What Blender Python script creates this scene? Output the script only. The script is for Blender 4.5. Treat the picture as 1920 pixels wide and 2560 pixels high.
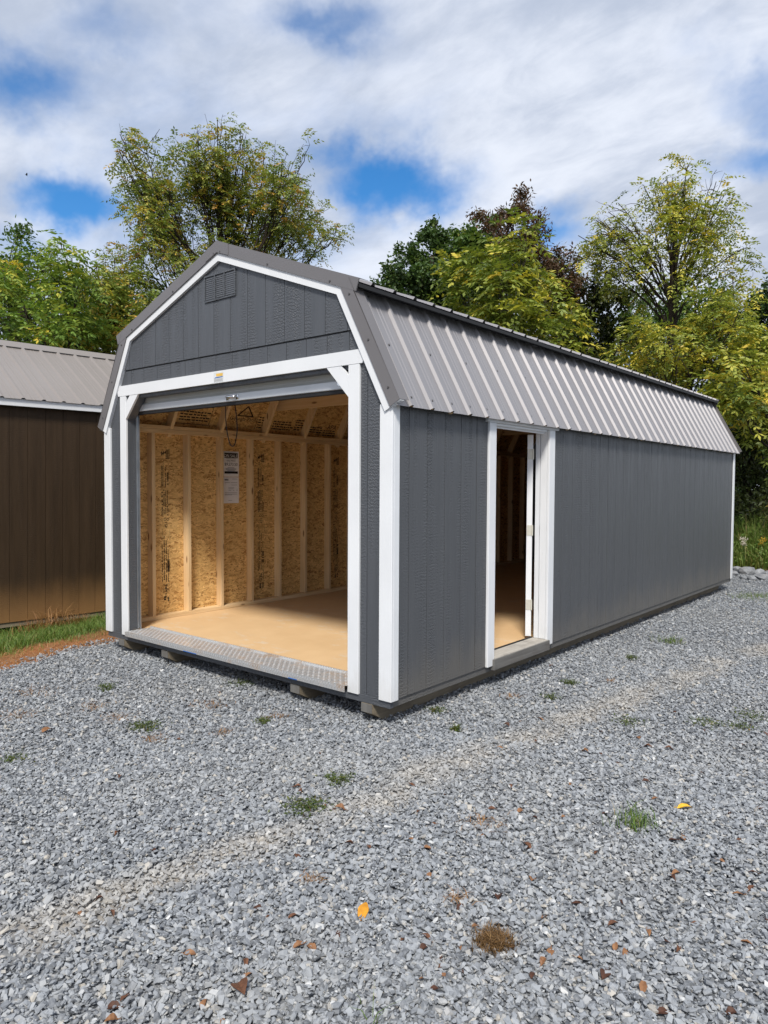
import bpy, math, random
import numpy as np
from mathutils import Vector, Matrix

random.seed(7); rng = np.random.default_rng(7)
for o in list(bpy.data.objects): bpy.data.objects.remove(o)
S = bpy.context.scene
COL = S.collection

# ------------------------------------------------------------------ camera
CAM = Vector((6.318, -3.499, 1.389)); YAW, PITCH, ROLL, FPX = 0.6921, -0.0379, 0.0052, 1793.7
fwd = Vector((-math.sin(YAW)*math.cos(PITCH), math.cos(YAW)*math.cos(PITCH), math.sin(PITCH)))
rgt = Vector((math.cos(YAW), math.sin(YAW), 0)); upv = rgt.cross(fwd)
rgt, upv = rgt*math.cos(ROLL)+upv*math.sin(ROLL), upv*math.cos(ROLL)-rgt*math.sin(ROLL)
cd = bpy.data.cameras.new('camera'); cam = bpy.data.objects.new('camera', cd); COL.objects.link(cam)
cam.matrix_world = Matrix(((rgt.x, upv.x, -fwd.x, CAM.x), (rgt.y, upv.y, -fwd.y, CAM.y), (rgt.z, upv.z, -fwd.z, CAM.z), (0, 0, 0, 1)))
cd.sensor_fit = 'HORIZONTAL'; cd.sensor_width = 36; cd.lens = 36*FPX/1920; cd.clip_start = 0.05; cd.clip_end = 2000
S.camera = cam
S.render.resolution_x, S.render.resolution_y = 768, 1024

def ray(u, v): return fwd+rgt*((u-960)/FPX)+upv*((1280-v)/FPX)
def at(u, v, dist):
    k = ray(u, v); return CAM+k*(dist/math.hypot(k.x, k.y))
def onz(u, v, z):
    k = ray(u, v); return CAM+k*((z-CAM.z)/k.z)

# ------------------------------------------------------------------ sky, sun, exposure
SUN_AZ = (0.56, -0.83); SUN_EL = math.radians(50)
Wd = bpy.data.worlds.new('World'); S.world = Wd; Wd.use_nodes = True
wt = Wd.node_tree; wt.nodes.clear()
def NN(t, typ, **kw):
    n = t.nodes.new(typ)
    for k, v in kw.items(): setattr(n, k, v)
    return n
def mathn(t, op, a, b=None, clamp=False):
    n = NN(t, 'ShaderNodeMath', operation=op, use_clamp=clamp)
    for i, x in enumerate((a, b)):
        if x is None: continue
        if isinstance(x, (int, float)): n.inputs[i].default_value = x
        else: t.links.new(x, n.inputs[i])
    return n.outputs[0]
def vmath(t, op, a, b=None):
    n = NN(t, 'ShaderNodeVectorMath', operation=op)
    for i, x in enumerate((a, b)):
        if x is None: continue
        if isinstance(x, (tuple, list, Vector)): n.inputs[i].default_value = tuple(x)
        else: t.links.new(x, n.inputs[i])
    return n
def mixc(t, fac, a, b, mode='MIX'):
    n = NN(t, 'ShaderNodeMix', data_type='RGBA', blend_type=mode)
    for s, x in ((n.inputs[0], fac), (n.inputs[6], a), (n.inputs[7], b)):
        if isinstance(x, (int, float)): s.default_value = x
        elif isinstance(x, (tuple, list)): s.default_value = (*x[:3], 1)
        else: t.links.new(x, s)
    return n.outputs[2]
def mapr(t, v, a, b, c, d, smooth=False):
    n = NN(t, 'ShaderNodeMapRange', interpolation_type='SMOOTHSTEP' if smooth else 'LINEAR')
    t.links.new(v, n.inputs[0])
    for i, x in enumerate((a, b, c, d)): n.inputs[i+1].default_value = x
    return n.outputs[0]
def noise(t, vec, scale, detail=4, rough=0.55, dist=0.0, dims='3D'):
    n = NN(t, 'ShaderNodeTexNoise', noise_dimensions=dims)
    n.inputs['Scale'].default_value = scale; n.inputs['Detail'].default_value = detail
    n.inputs['Roughness'].default_value = rough; n.inputs['Distortion'].default_value = dist
    if vec is not None: t.links.new(vec, n.inputs['Vector'])
    return n
def mapping(t, vec, scale=(1, 1, 1), loc=(0, 0, 0), rot=(0, 0, 0)):
    n = NN(t, 'ShaderNodeMapping'); t.links.new(vec, n.inputs[0])
    n.inputs['Scale'].default_value = scale; n.inputs['Location'].default_value = loc; n.inputs['Rotation'].default_value = rot
    return n.outputs[0]

sky = NN(wt, 'ShaderNodeTexSky', sky_type='NISHITA', sun_disc=False, sun_elevation=SUN_EL,
         sun_rotation=math.atan2(SUN_AZ[0], SUN_AZ[1]), altitude=200, air_density=1.0, dust_density=0.2, ozone_density=4.0)
tc = NN(wt, 'ShaderNodeTexCoord'); dirv = vmath(wt, 'NORMALIZE', tc.outputs['Generated']).outputs[0]
sep = NN(wt, 'ShaderNodeSeparateXYZ'); wt.links.new(dirv, sep.inputs[0])
den = mathn(wt, 'ADD', mathn(wt, 'MAXIMUM', sep.outputs[2], 0.0), 0.22)
comb = NN(wt, 'ShaderNodeCombineXYZ')
wt.links.new(mathn(wt, 'DIVIDE', sep.outputs[0], den), comb.inputs[0]); wt.links.new(mathn(wt, 'DIVIDE', sep.outputs[1], den), comb.inputs[1])
plane = comb.outputs[0]
n1 = noise(wt, mapping(wt, plane, loc=(3.1, 1.7, 0)), 1.35, 8, 0.55, 0.25)
n2 = noise(wt, mapping(wt, plane, loc=(9.1, 4.7, 0)), 2.4, 7, 0.55, 0.35)
cover = mathn(wt, 'ADD', mathn(wt, 'MULTIPLY', n1.outputs[0], 0.65), mathn(wt, 'MULTIPLY', n2.outputs[0], 0.35))
# breaks in the cloud sheet (direction, angular size), ragged by the noise
breaks = [(1010, 450, 0.05, 1.15), (925, 430, 0.04, 1.1), (850, 405, .03, .7), (1075, 480, .025, .7), (1380, 570, 0.042, 1.0), (1395, 500, 0.035, .9), (150, 485, 0.034, 1.0), (100, 455, .03, .8), (10, 165, 0.045, .8), (255, 75, 0.04, .5),
          (805, 65, 0.036, .65), (1895, 215, 0.05, .8), (1850, 370, 0.04, .9), (1780, 160, .04, .5), (15, 660, .05, .5)]
hole = None
wob = noise(wt, dirv, 7.0, 5, 0.6)
wv = vmath(wt, 'SCALE', vmath(wt, 'SUBTRACT', wob.outputs['Color'], (0.5, 0.5, 0.5)).outputs[0]); wv.inputs['Scale'].default_value = 0.14
dw = vmath(wt, 'ADD', dirv, wv.outputs[0]).outputs[0]
for (u, v, r, a) in breaks:
    d = ray(u, v).normalized()
    df = vmath(wt, 'MULTIPLY', vmath(wt, 'SUBTRACT', dw, d).outputs[0], (.62, .62, 1.25)).outputs[0]
    ds = vmath(wt, 'LENGTH', df).outputs['Value']
    h = mapr(wt, ds, 0, r*1.7, a, 0, True)
    hole = h if hole is None else mathn(wt, 'MAXIMUM', hole, h)
n4 = noise(wt, mapping(wt, plane, (1.0, 1.7, 1), (2.2, 5.1, 0), (0, 0, .6)), 5.5, 9, 0.62, 0.5)
cover = mathn(wt, 'ADD', cover, mathn(wt, 'MULTIPLY', mathn(wt, 'SUBTRACT', n4.outputs[0], .5), .16))
cl = mapr(wt, mathn(wt, 'SUBTRACT', cover, mathn(wt, 'MULTIPLY', hole, .33)), 0.10, 0.52, 0.0, 1.0, True)
n3 = noise(wt, mapping(wt, plane, (1, 1.5, 1), (1.3, 8.2, 0), (0, 0, .5)), 1.5, 8, 0.58, 0.3)
thick = mapr(wt, mathn(wt, 'ADD', mathn(wt, 'MULTIPLY', n3.outputs[0], .75), mathn(wt, 'MULTIPLY', n4.outputs[0], .25)), 0.38, 0.60, 0.0, 1.0, True)
ccol = mixc(wt, thick, (0.66, 0.70, 0.785), (0.40, 0.455, 0.565))
bsky = NN(wt, 'ShaderNodeBackground'); hs = NN(wt, 'ShaderNodeHueSaturation'); hs.inputs['Saturation'].default_value = 1.3; wt.links.new(sky.outputs[0], hs.inputs['Color']); wt.links.new(hs.outputs[0], bsky.inputs[0]); bsky.inputs[1].default_value = 0.13
bcl = NN(wt, 'ShaderNodeBackground'); wt.links.new(ccol, bcl.inputs[0]); bcl.inputs[1].default_value = 1.0
ms = NN(wt, 'ShaderNodeMixShader'); wt.links.new(cl, ms.inputs[0]); wt.links.new(bsky.outputs[0], ms.inputs[1]); wt.links.new(bcl.outputs[0], ms.inputs[2])
wo = NN(wt, 'ShaderNodeOutputWorld'); wt.links.new(ms.outputs[0], wo.inputs[0])

sl = bpy.data.lights.new('sun', 'SUN'); sl.energy = 3.4; sl.angle = math.radians(11.0); sl.color = (1.0, 0.95, 0.87)
so = bpy.data.objects.new('sun', sl); COL.objects.link(so)
tos = Vector((SUN_AZ[0]*math.cos(SUN_EL), SUN_AZ[1]*math.cos(SUN_EL), math.sin(SUN_EL))).normalized()
so.rotation_euler = tos.to_track_quat('Z', 'Y').to_euler(); so.location = (8, -12, 20)
S.view_settings.view_transform = 'Standard'; S.view_settings.look = 'None'; S.view_settings.gamma = 1.0
S.view_settings.use_curve_mapping = False; S.view_settings.exposure = 0.36

# ------------------------------------------------------------------ mesh helpers
class MB:
    """collects convex pieces; build() links them as one mesh object"""
    def __init__(s): s.v = []; s.f = []
    def add(s, vs, fs):
        k = len(s.v); s.v += [tuple(v) for v in vs]; s.f += [tuple(i+k for i in f) for f in fs]; return s
    def box(s, x0, x1, y0, y1, z0, z1, b=0.0):
        if b <= 0:
            vs = [(x0, y0, z0), (x1, y0, z0), (x1, y1, z0), (x0, y1, z0), (x0, y0, z1), (x1, y0, z1), (x1, y1, z1), (x0, y1, z1)]
            return s.add(vs, [(0, 3, 2, 1), (4, 5, 6, 7), (0, 1, 5, 4), (1, 2, 6, 5), (2, 3, 7, 6), (3, 0, 4, 7)])
        lo = (x0, y0, z0); hi = (x1, y1, z1); b = min(b, .45*(x1-x0), .45*(y1-y0), .45*(z1-z0))
        vs = []; idx = {}
        for sx in (0, 1):
            for sy in (0, 1):
                for sz in (0, 1):
                    sg = (sx, sy, sz)
                    for a in range(3):
                        p = [0, 0, 0]
                        for c in range(3):
                            e = hi[c] if sg[c] else lo[c]; p[c] = e if c == a else e+(-b if sg[c] else b)
                        idx[sg, a] = len(vs); vs.append(p)
        fs = []
        for a in range(3):
            c, d = (a+1) % 3, (a+2) % 3
            for sd in (0, 1):
                q = []
                for (i, j) in ((0, 0), (1, 0), (1, 1), (0, 1)):
                    g = [0, 0, 0]; g[a] = sd; g[c] = i; g[d] = j; q.append(idx[tuple(g), a])
                fs.append(tuple(q if sd else q[::-1]))
            for i in (0, 1):
                for j in (0, 1):
                    g0 = [0, 0, 0]; g1 = [0, 0, 0]; g0[c] = g1[c] = i; g0[d] = g1[d] = j; g1[a] = 1
                    q = [idx[tuple(g0), c], idx[tuple(g1), c], idx[tuple(g1), d], idx[tuple(g0), d]]
                    fs.append(tuple(q if (i == j) else q[::-1]))
        for sg in [(x, y, z) for x in (0, 1) for y in (0, 1) for z in (0, 1)]:
            q = [idx[sg, 0], idx[sg, 1], idx[sg, 2]]; fs.append(tuple(q if sum(sg) % 2 == 1 else q[::-1]))
        return s.add(vs, fs)
    def prism(s, poly, axis, a, b):
        """poly: 2-D outline, extruded along axis from a to b (poly in the two other axes, xyz order)"""
        n = len(poly); vs = []
        for t in (a, b):
            for (p, q) in poly:
                vs.append({'x': (t, p, q), 'y': (p, t, q), 'z': (p, q, t)}[axis])
        fs = [tuple(range(n))[::-1], tuple(range(n, 2*n))]+[(i, (i+1) % n, n+(i+1) % n, n+i) for i in range(n)]
        return s.add(vs, fs)
    def tube(s, pts, rad, n=8, cap=True):
        pts = [Vector(p) for p in pts]; m = len(pts); rad = rad if hasattr(rad, '__len__') else [rad]*m; vs = []
        for i, p in enumerate(pts):
            t = (pts[min(i+1, m-1)]-pts[max(i-1, 0)]).normalized()
            a = t.orthogonal().normalized() if i == 0 else (a-t*a.dot(t)).normalized()
            b = t.cross(a)
            for k in range(n):
                w = 2*math.pi*k/n; vs.append(p+(a*math.cos(w)+b*math.sin(w))*rad[i])
        fs = [(i*n+k, i*n+(k+1) % n, (i+1)*n+(k+1) % n, (i+1)*n+k) for i in range(m-1) for k in range(n)]
        if cap: fs += [tuple(range(n))[::-1], tuple(range((m-1)*n, m*n))]
        return s.add(vs, fs)
    def mesh(s, name, mat=None, fixn=True):
        me = bpy.data.meshes.new(name); me.from_pydata(s.v, [], s.f); me.update()
        if fixn:
            import bmesh
            bm = bmesh.new(); bm.from_mesh(me); bmesh.ops.recalc_face_normals(bm, faces=bm.faces); bm.to_mesh(me); bm.free()
        if mat: me.materials.append(mat)
        return me
    def build(s, name, mat, parent=None, smooth=False):
        return link(name, s.mesh(name, mat), parent, smooth)
def link(name, me, parent=None, smooth=False):
    o = bpy.data.objects.new(name, me); COL.objects.link(o)
    if parent is not None: o.parent = parent
    if smooth: me.polygons.foreach_set('use_smooth', [True]*len(me.polygons))
    return o
def tag(o, label=None, cat=None, group=None, kind=None):
    for k, v in (('label', label), ('category', cat), ('group', group), ('kind', kind)):
        if v: o[k] = v
    return o
def empty(name, loc=(0, 0, 0), rot=(0, 0, 0)):
    o = bpy.data.objects.new(name, None); COL.objects.link(o); o.location = loc; o.rotation_euler = rot; o.empty_display_size = .2
    return o
def np_mesh(name, V, F, mat, smooth=False, attrs=None):
    """V (n,3), F (m,k) with constant k"""
    V = np.asarray(V, np.float32); F = np.asarray(F, np.int32); k = F.shape[1]
    me = bpy.data.meshes.new(name); me.vertices.add(len(V)); me.vertices.foreach_set('co', V.ravel())
    me.loops.add(F.size); me.loops.foreach_set('vertex_index', F.ravel())
    me.polygons.add(len(F)); me.polygons.foreach_set('loop_start', np.arange(0, F.size, k, dtype=np.int32))
    me.polygons.foreach_set('loop_total', np.full(len(F), k, np.int32))
    if smooth: me.polygons.foreach_set('use_smooth', np.ones(len(F), bool))
    for nm, (dom, arr) in (attrs or {}).items():
        a = me.attributes.new(nm, 'FLOAT', dom); a.data.foreach_set('value', np.asarray(arr, np.float32))
    me.update(); me.validate(); me.materials.append(mat)
    return me

# ------------------------------------------------------------------ materials
def mat(name):
    m = bpy.data.materials.new(name); m.use_nodes = True; t = m.node_tree
    return m, t, t.nodes['Principled BSDF']
def setp(b, rough=None, spec=None, metal=None):
    if rough is not None: b.inputs['Roughness'].default_value = rough
    if spec is not None: b.inputs['Specular IOR Level'].default_value = spec
    if metal is not None: b.inputs['Metallic'].default_value = metal
def pos(t): return NN(t, 'ShaderNodeNewGeometry').outputs['Position']
def orand(t): return NN(t, 'ShaderNodeObjectInfo').outputs['Random']
def bump(t, b, h, strength, dist):
    n = NN(t, 'ShaderNodeBump'); n.inputs['Strength'].default_value = strength; n.inputs['Distance'].default_value = dist
    t.links.new(h, n.inputs['Height']); t.links.new(n.outputs[0], b.inputs['Normal'])
def shifted(t, vec, amount=(17, 11, 23)):
    r = orand(t); s = vmath(t, 'SCALE', vmath(t, 'ADD', (0, 0, 0), amount).outputs[0]); t.links.new(r, s.inputs['Scale'])
    return vmath(t, 'ADD', vec, s.outputs[0]).outputs[0]

def siding_mat(name, c0, c1, rough=.42, dirt=None, emb=1.0, spec=.5):
    m, t, b = mat(name); p = pos(t); q = shifted(t, p)
    streak = noise(t, mapping(t, q, (16, 16, .7)), 1, 3, .6)
    grain = noise(t, mapping(t, q, (60, 60, 5)), 1, 5, .65, .6)
    wv = NN(t, 'ShaderNodeTexWave', wave_type='BANDS', bands_direction='Z', wave_profile='SIN')
    wv.inputs['Scale'].default_value = 14; wv.inputs['Distortion'].default_value = 9; wv.inputs['Detail'].default_value = 3; wv.inputs['Detail Scale'].default_value = 2.2
    t.links.new(mapping(t, q, (2.2, 2.2, 1)), wv.inputs[0])
    patch = mapr(t, noise(t, mapping(t, q, (11, 11, .8)), 1, 2).outputs[0], .38, .62, 0, 1, True)
    h = mathn(t, 'ADD', mathn(t, 'MULTIPLY', grain.outputs[0], .8), mathn(t, 'MULTIPLY', mathn(t, 'MULTIPLY', wv.outputs[1], patch), .55))
    h = mathn(t, 'ADD', h, mathn(t, 'MULTIPLY', streak.outputs[0], .5))
    col = mixc(t, mapr(t, streak.outputs[0], .3, .7, 0, 1), c0, c1)
    if dirt:
        sp = NN(t, 'ShaderNodeSeparateXYZ'); t.links.new(p, sp.inputs[0])
        dn = noise(t, mapping(t, p, (5, 5, 2.2)), 1, 5, .6)
        zz = mathn(t, 'ADD', sp.outputs[2], mathn(t, 'MULTIPLY', mathn(t, 'SUBTRACT', dn.outputs[0], .5), dirt[3]))
        col = mixc(t, mapr(t, zz, dirt[1], dirt[2], dirt[4], 0, True), col, dirt[0])
    t.links.new(col, b.inputs['Base Color'])
    t.links.new(mapr(t, grain.outputs[0], .3, .7, rough-.07, rough+.12), b.inputs['Roughness']); setp(b, spec=spec)
    bump(t, b, h, .8*min(1, emb), .0042*emb)
    return m
M_GREY = siding_mat('grey_painted_siding', (.070, .076, .086), (.083, .089, .100), .36, None, 1.2)
M_GREYS = siding_mat('grey_painted_siding_dusty', (.071, .0755, .083), (.083, .088, .096), .42, ((.17, .15, .12), .0, .34, .5, .36), 1.2)
M_BROWN = siding_mat('brown_painted_siding', (.036, .022, .0115), (.052, .032, .017), .55, ((.26, .14, .055), -.34, .30, .22, .95), .8, .25)

def white_mat():
    m, t, b = mat('white_painted_trim'); p = pos(t); q = shifted(t, p)
    g = noise(t, mapping(t, q, (70, 70, 9)), 1, 4, .6, .4); d = noise(t, q, 2.3, 4)
    sp = NN(t, 'ShaderNodeSeparateXYZ'); t.links.new(p, sp.inputs[0]); dn = noise(t, mapping(t, p, (30, 30, 6)), 1, 5, .65)
    zz = mathn(t, 'ADD', sp.outputs[2], mathn(t, 'MULTIPLY', mathn(t, 'SUBTRACT', dn.outputs[0], .5), .4))
    vn = NN(t, 'ShaderNodeTexVoronoi', feature='F1'); vn.inputs['Scale'].default_value = 1.0; t.links.new(mapping(t, q, (14, 14, 2.6)), vn.inputs['Vector'])
    col = mixc(t, mapr(t, d.outputs[0], .35, .75, 0, 1), (.76, .775, .795), (.70, .715, .735)); col = mixc(t, mapr(t, zz, -.05, .22, .28, 0, True), col, (.42, .39, .34))
    col = mixc(t, mapr(t, vn.outputs['Distance'], .03, .07, .35, 0, True), col, (.5, .5, .5))
    t.links.new(col, b.inputs['Base Color'])
    setp(b, .42, .4); bump(t, b, g.outputs[0], .5, .002); return m
M_WHITE = white_mat()
def metal_paint(name, c, rough=.33, spec=.55, coat=.25, coatr=.22, metal=0.0):
    m, t, b = mat(name); p = pos(t); n = noise(t, mapping(t, p, (.8, .8, 1.2)), 1.0, 4, .5)
    c2 = tuple(x*.92 for x in c)
    t.links.new(mixc(t, mapr(t, n.outputs[0], .3, .7, 0, 1), c, c2), b.inputs['Base Color'])
    t.links.new(mapr(t, n.outputs[0], .25, .75, rough-.05, rough+.1), b.inputs['Roughness']); setp(b, spec=spec, metal=metal)
    b.inputs['Coat Weight'].default_value = coat; b.inputs['Coat Roughness'].default_value = coatr
    return m
M_ROOF = metal_paint('grey_painted_roof_metal', (.31, .30, .308), .40, .5, 0, .1, .45)
M_FLASH = metal_paint('shaded_roof_metal_flashing', (.175, .165, .167), .38, .5, .2, .2, .2)  # same paint as the roof sheets, its colour darkened to stand for shade
M_BROOF = metal_paint('taupe_painted_roof_metal', (.30, .265, .24), .34, .5, .1, .2, .35)
def osb_mat(name, tone=1.0):
    m, t, b = mat(name); p = pos(t)
    warp = noise(t, p, 9, 2); wsc = vmath(t, 'SCALE', vmath(t, 'SUBTRACT', warp.outputs['Color'], (.5, .5, .5)).outputs[0]); wsc.inputs['Scale'].default_value = .09
    q = vmath(t, 'ADD', p, wsc.outputs[0]).outputs[0]
    cols = []
    for rot, sc, loc in (((.5, 0, 0), (20, 16, 62), (0, 0, 0)), ((-.75, 0, 0), (20, 17, 70), (3, 5, 1)), ((1.2, 0, 0), (20, 15, 58), (7, 2, 4))):
        v = NN(t, 'ShaderNodeTexVoronoi', feature='F1'); v.inputs['Scale'].default_value = 1.0
        t.links.new(mapping(t, q, sc, loc, rot), v.inputs['Vector']); cols.append(v)
    sel = noise(t, p, 26, 2); s1 = mapr(t, sel.outputs[0], .44, .47, 0, 1); s2 = mapr(t, sel.outputs[0], .54, .57, 0, 1)
    c = mixc(t, s2, mixc(t, s1, cols[0].outputs['Color'], cols[1].outputs['Color']), cols[2].outputs['Color'])
    sx = NN(t, 'ShaderNodeSeparateColor'); t.links.new(c, sx.inputs[0])
    r = NN(t, 'ShaderNodeValToRGB'); e = r.color_ramp; e.elements[0].position = 0; e.elements[0].color = (.19*tone, .085*tone, .024*tone, 1)
    e.elements[1].position = 1; e.elements[1].color = (.70*tone, .47*tone, .20*tone, 1)
    for ps, cc in ((.13, (.33, .185, .065)), (.45, (.51, .325, .125)), (.8, (.60, .40, .17))):
        x = e.elements.new(ps); x.color = (*[k*tone for k in cc], 1)
    t.links.new(sx.outputs[0], r.inputs[0]); big = noise(t, p, 2.0, 3)
    t.links.new(mixc(t, mapr(t, big.outputs[0], .3, .7, 0, .3), r.outputs[0], (.42*tone, .235*tone, .075*tone)), b.inputs['Base Color'])
    setp(b, .6, .35); bump(t, b, sx.outputs[1], .35, .002); return m
M_OSB = osb_mat('osb_flakes', 1.25); M_OSBR = osb_mat('osb_flakes_roof', 1.15)
def pine_mat(name, axis, c0=(.80, .61, .37), c1=(.66, .46, .245)):
    m, t, b = mat(name); p = shifted(t, pos(t)); sc = [46, 46, 46]; sc['xyz'.index(axis)] = 1.6
    g = noise(t, mapping(t, p, tuple(sc)), 1, 4, .6, .5); ks = [11, 11, 11]; ks['xyz'.index(axis)] = 3.2
    v = NN(t, 'ShaderNodeTexVoronoi', feature='F1'); v.inputs['Scale'].default_value = 1.0; t.links.new(mapping(t, p, tuple(ks)), v.inputs['Vector'])
    knot = mapr(t, v.outputs['Distance'], .07, .17, 1, 0, True)
    col = mixc(t, mapr(t, g.outputs[0], .3, .72, 0, 1), c0, c1); col = mixc(t, mathn(t, 'MULTIPLY', knot, .85), col, (.15, .06, .022))
    big = noise(t, p, 1.7, 2); col = mixc(t, mapr(t, big.outputs[0], .4, .75, 0, .35), col, (.42, .25, .10))
    t.links.new(col, b.inputs['Base Color']); setp(b, .6, .3); bump(t, b, g.outputs[0], .25, .001); return m
M_PZ, M_PY, M_PX = pine_mat('pine_upright', 'z'), pine_mat('pine_lengthwise', 'y'), pine_mat('pine_crosswise', 'x')
def weathered(name, axis, c0, c1):
    m, t, b = mat(name); p = shifted(t, pos(t)); sc = [38, 38, 38]; sc['xyz'.index(axis)] = 2
    g = noise(t, mapping(t, p, tuple(sc)), 1, 5, .65, .4); d = noise(t, p, 5, 4)
    col = mixc(t, mapr(t, g.outputs[0], .3, .7, 0, 1), c0, c1); col = mixc(t, mapr(t, d.outputs[0], .5, .75, 0, .5), col, (.10, .085, .07))
    t.links.new(col, b.inputs['Base Color']); setp(b, .8, .2); bump(t, b, g.outputs[0], .6, .003); return m
M_SKID = weathered('treated_skid_wood', 'y', (.27, .225, .16), (.17, .14, .10))
M_SKIDEND = weathered('skid_end_grain', 'z', (.17, .165, .155), (.12, .116, .11))
M_SILL = weathered('weathered_sill_wood', 'y', (.17, .165, .155), (.11, .105, .10))
M_PALE = weathered('pale_worn_sill', 'y', (.46, .44, .40), (.36, .33, .29))
def floor_mat():
    m, t, b = mat('tan_floor_panel'); p = pos(t); a = noise(t, p, 3.1, 5, .6); f = noise(t, p, 60, 3)
    w = noise(t, mapping(t, p, (7, 13, 1)), 1, 7, .7); w2 = noise(t, mapping(t, p, (1.6, 2.0, 1), (4, 2, 0)), 1, 2)
    worn = mathn(t, 'MULTIPLY', mapr(t, w.outputs[0], .53, .60, 0, .6), mapr(t, w2.outputs[0], .47, .56, 0, 1, True))
    col = mixc(t, mapr(t, a.outputs[0], .3, .7, 0, 1), (.70, .485, .27), (.64, .43, .23)); col = mixc(t, worn, col, (.66, .55, .42))
    t.links.new(col, b.inputs['Base Color']); setp(b, .55, .3); bump(t, b, f.outputs[0], .12, .001); return m
M_FLOOR = floor_mat()
def plain(name, c, rough=.5, spec=.4, metal=0, var=.12, sc=20):
    m, t, b = mat(name); p = pos(t); n = noise(t, p, sc, 4)
    t.links.new(mixc(t, mapr(t, n.outputs[0], .3, .7, 0, 1), c, tuple(x*(1-var) for x in c)), b.inputs['Base Color'])
    setp(b, rough, spec, metal); return m
M_RUB = plain('black_rubber', (.018, .018, .019), .6)
M_STEEL = plain('galvanised_steel', (.56, .58, .60), .33, .5, .9, .2, 9)
M_CURT = plain('pale_grey_door_slat', (.58, .59, .57), .35, .5, 0, .08, 5)
M_BAR = plain('silver_grey_bottom_bar', (.66, .68, .70), .28, .5, .15, .1, 4)
M_CHROME = plain('zinc_plated', (.75, .76, .78), .16, .5, 1, .05, 30)
def plate_mat():
    m, t, b = mat('muddy_tread_plate'); p = pos(t); n = noise(t, p, 6, 6, .65); n2 = noise(t, p, 45, 3)
    mud = mapr(t, mathn(t, 'ADD', n.outputs[0], mathn(t, 'MULTIPLY', n2.outputs[0], .25)), .60, .80, 0, .8, True)
    t.links.new(mixc(t, mud, (.58, .585, .59), (.27, .175, .10)), b.inputs['Base Color'])
    t.links.new(mathn(t, 'SUBTRACT', .5, mathn(t, 'MULTIPLY', mud, .5)), b.inputs['Metallic']); t.links.new(mapr(t, mud, 0, 1, .26, .8), b.inputs['Roughness']); return m
M_PLATE = plate_mat()
M_LUG = plain('tread_lug_metal', (.80, .80, .80), .38, .5, .7, .15, 30)
M_PAPER = plain('white_paper', (.78, .77, .80), .7, .2, 0, .05, 8)
M_INK = plain('black_ink', (.02, .018, .016), .7, .2)
M_INKG = plain('grey_ink', (.30, .29, .31), .7, .2)
M_STICK = plain('pale_sticker', (.72, .74, .74), .4)
M_YEL = plain('sticker_yellow', (.80, .50, .10), .4); M_BLU = plain('sticker_blue', (.06, .17, .45), .4)
M_BLUEPAINT = plain('blue_tape_scrap', (.02, .12, .42), .5)
M_ROPE = plain('black_cord', (.010, .010, .011), .95, .05)
M_HINGE = plain('cream_hinge_steel', (.66, .64, .56), .4, .5, .2)
M_SCREW = plain('painted_screw', (.10, .095, .095), .4, .5, .3)

# ------------------------------------------------------------------ ground
G = -0.18
def edge_x(y): return -0.33-0.36*(y-0.215)+.06*math.sin(3.1*y)+.035*math.sin(9.7*y+1)
def gz(x, y):
    e = edge_x(max(-4, min(9, y))); t = min(1, max(0, (e-.25-x)/2.0)); t = t*t*(3-2*t)
    z = G-.235*t
    if y > 11: z += min(.25, (y-11)*.08)
    return z
def ground_mat():
    m, t, b = mat('clay_soil'); p = pos(t); a = noise(t, p, 1.6, 6, .65); f = noise(t, p, 30, 5, .7)
    sp = NN(t, 'ShaderNodeSeparateXYZ'); t.links.new(p, sp.inputs[0])
    clay = mixc(t, mapr(t, a.outputs[0], .35, .68, 0, 1), (.38, .145, .05), (.24, .115, .055)); clay = mixc(t, mapr(t, f.outputs[0], .45, .72, 0, .6), clay, (.34, .24, .15))
    veg = mixc(t, mapr(t, f.outputs[0], .3, .7, 0, 1), (.035, .05, .018), (.085, .08, .032))
    fx = mapr(t, mathn(t, 'ADD', sp.outputs[0], mathn(t, 'MULTIPLY', a.outputs[0], .8)), -.75, -.25, 1, 0, True)
    fy = mapr(t, sp.outputs[1], 10.8, 12, 0, 1, True); fx2 = mapr(t, sp.outputs[0], 13, 16, 0, 1); fy2 = mapr(t, sp.outputs[1], -16, -13, 1, 0)
    t.links.new(mixc(t, mathn(t, 'MAXIMUM', mathn(t, 'MAXIMUM', fx, fy), mathn(t, 'MAXIMUM', fx2, fy2)), clay, veg), b.inputs['Base Color']); setp(b, .95, .1)
    bump(t, b, f.outputs[0], .8, .03); return m
M_SOIL = ground_mat()
def axis_pts(lo, hi, a, b, fine, n=14):
    mid = np.arange(a, b+1e-6, fine)
    return np.concatenate([lo+(a-lo)*(1-(np.linspace(1, 0, n, endpoint=False))**2), mid, b+(hi-b)*(np.linspace(0, 1, n+1)[1:])**2])
def height_grid(xs, ys, f):
    V = np.array([(x, y, f(x, y)) for y in ys for x in xs]); nx, ny = len(xs), len(ys)
    i, j = np.meshgrid(np.arange(nx-1), np.arange(ny-1)); k = (j*nx+i).ravel()
    return V, np.stack([k, k+1, k+nx+1, k+nx], 1)
V, F = height_grid(axis_pts(-400, 400, -8, 12, .25), axis_pts(-400, 400, -8, 16, .25), lambda x, y: gz(x, y)-.012)
tag(link('ground', np_mesh('ground', V, F, M_SOIL, True)), kind='structure')

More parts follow.
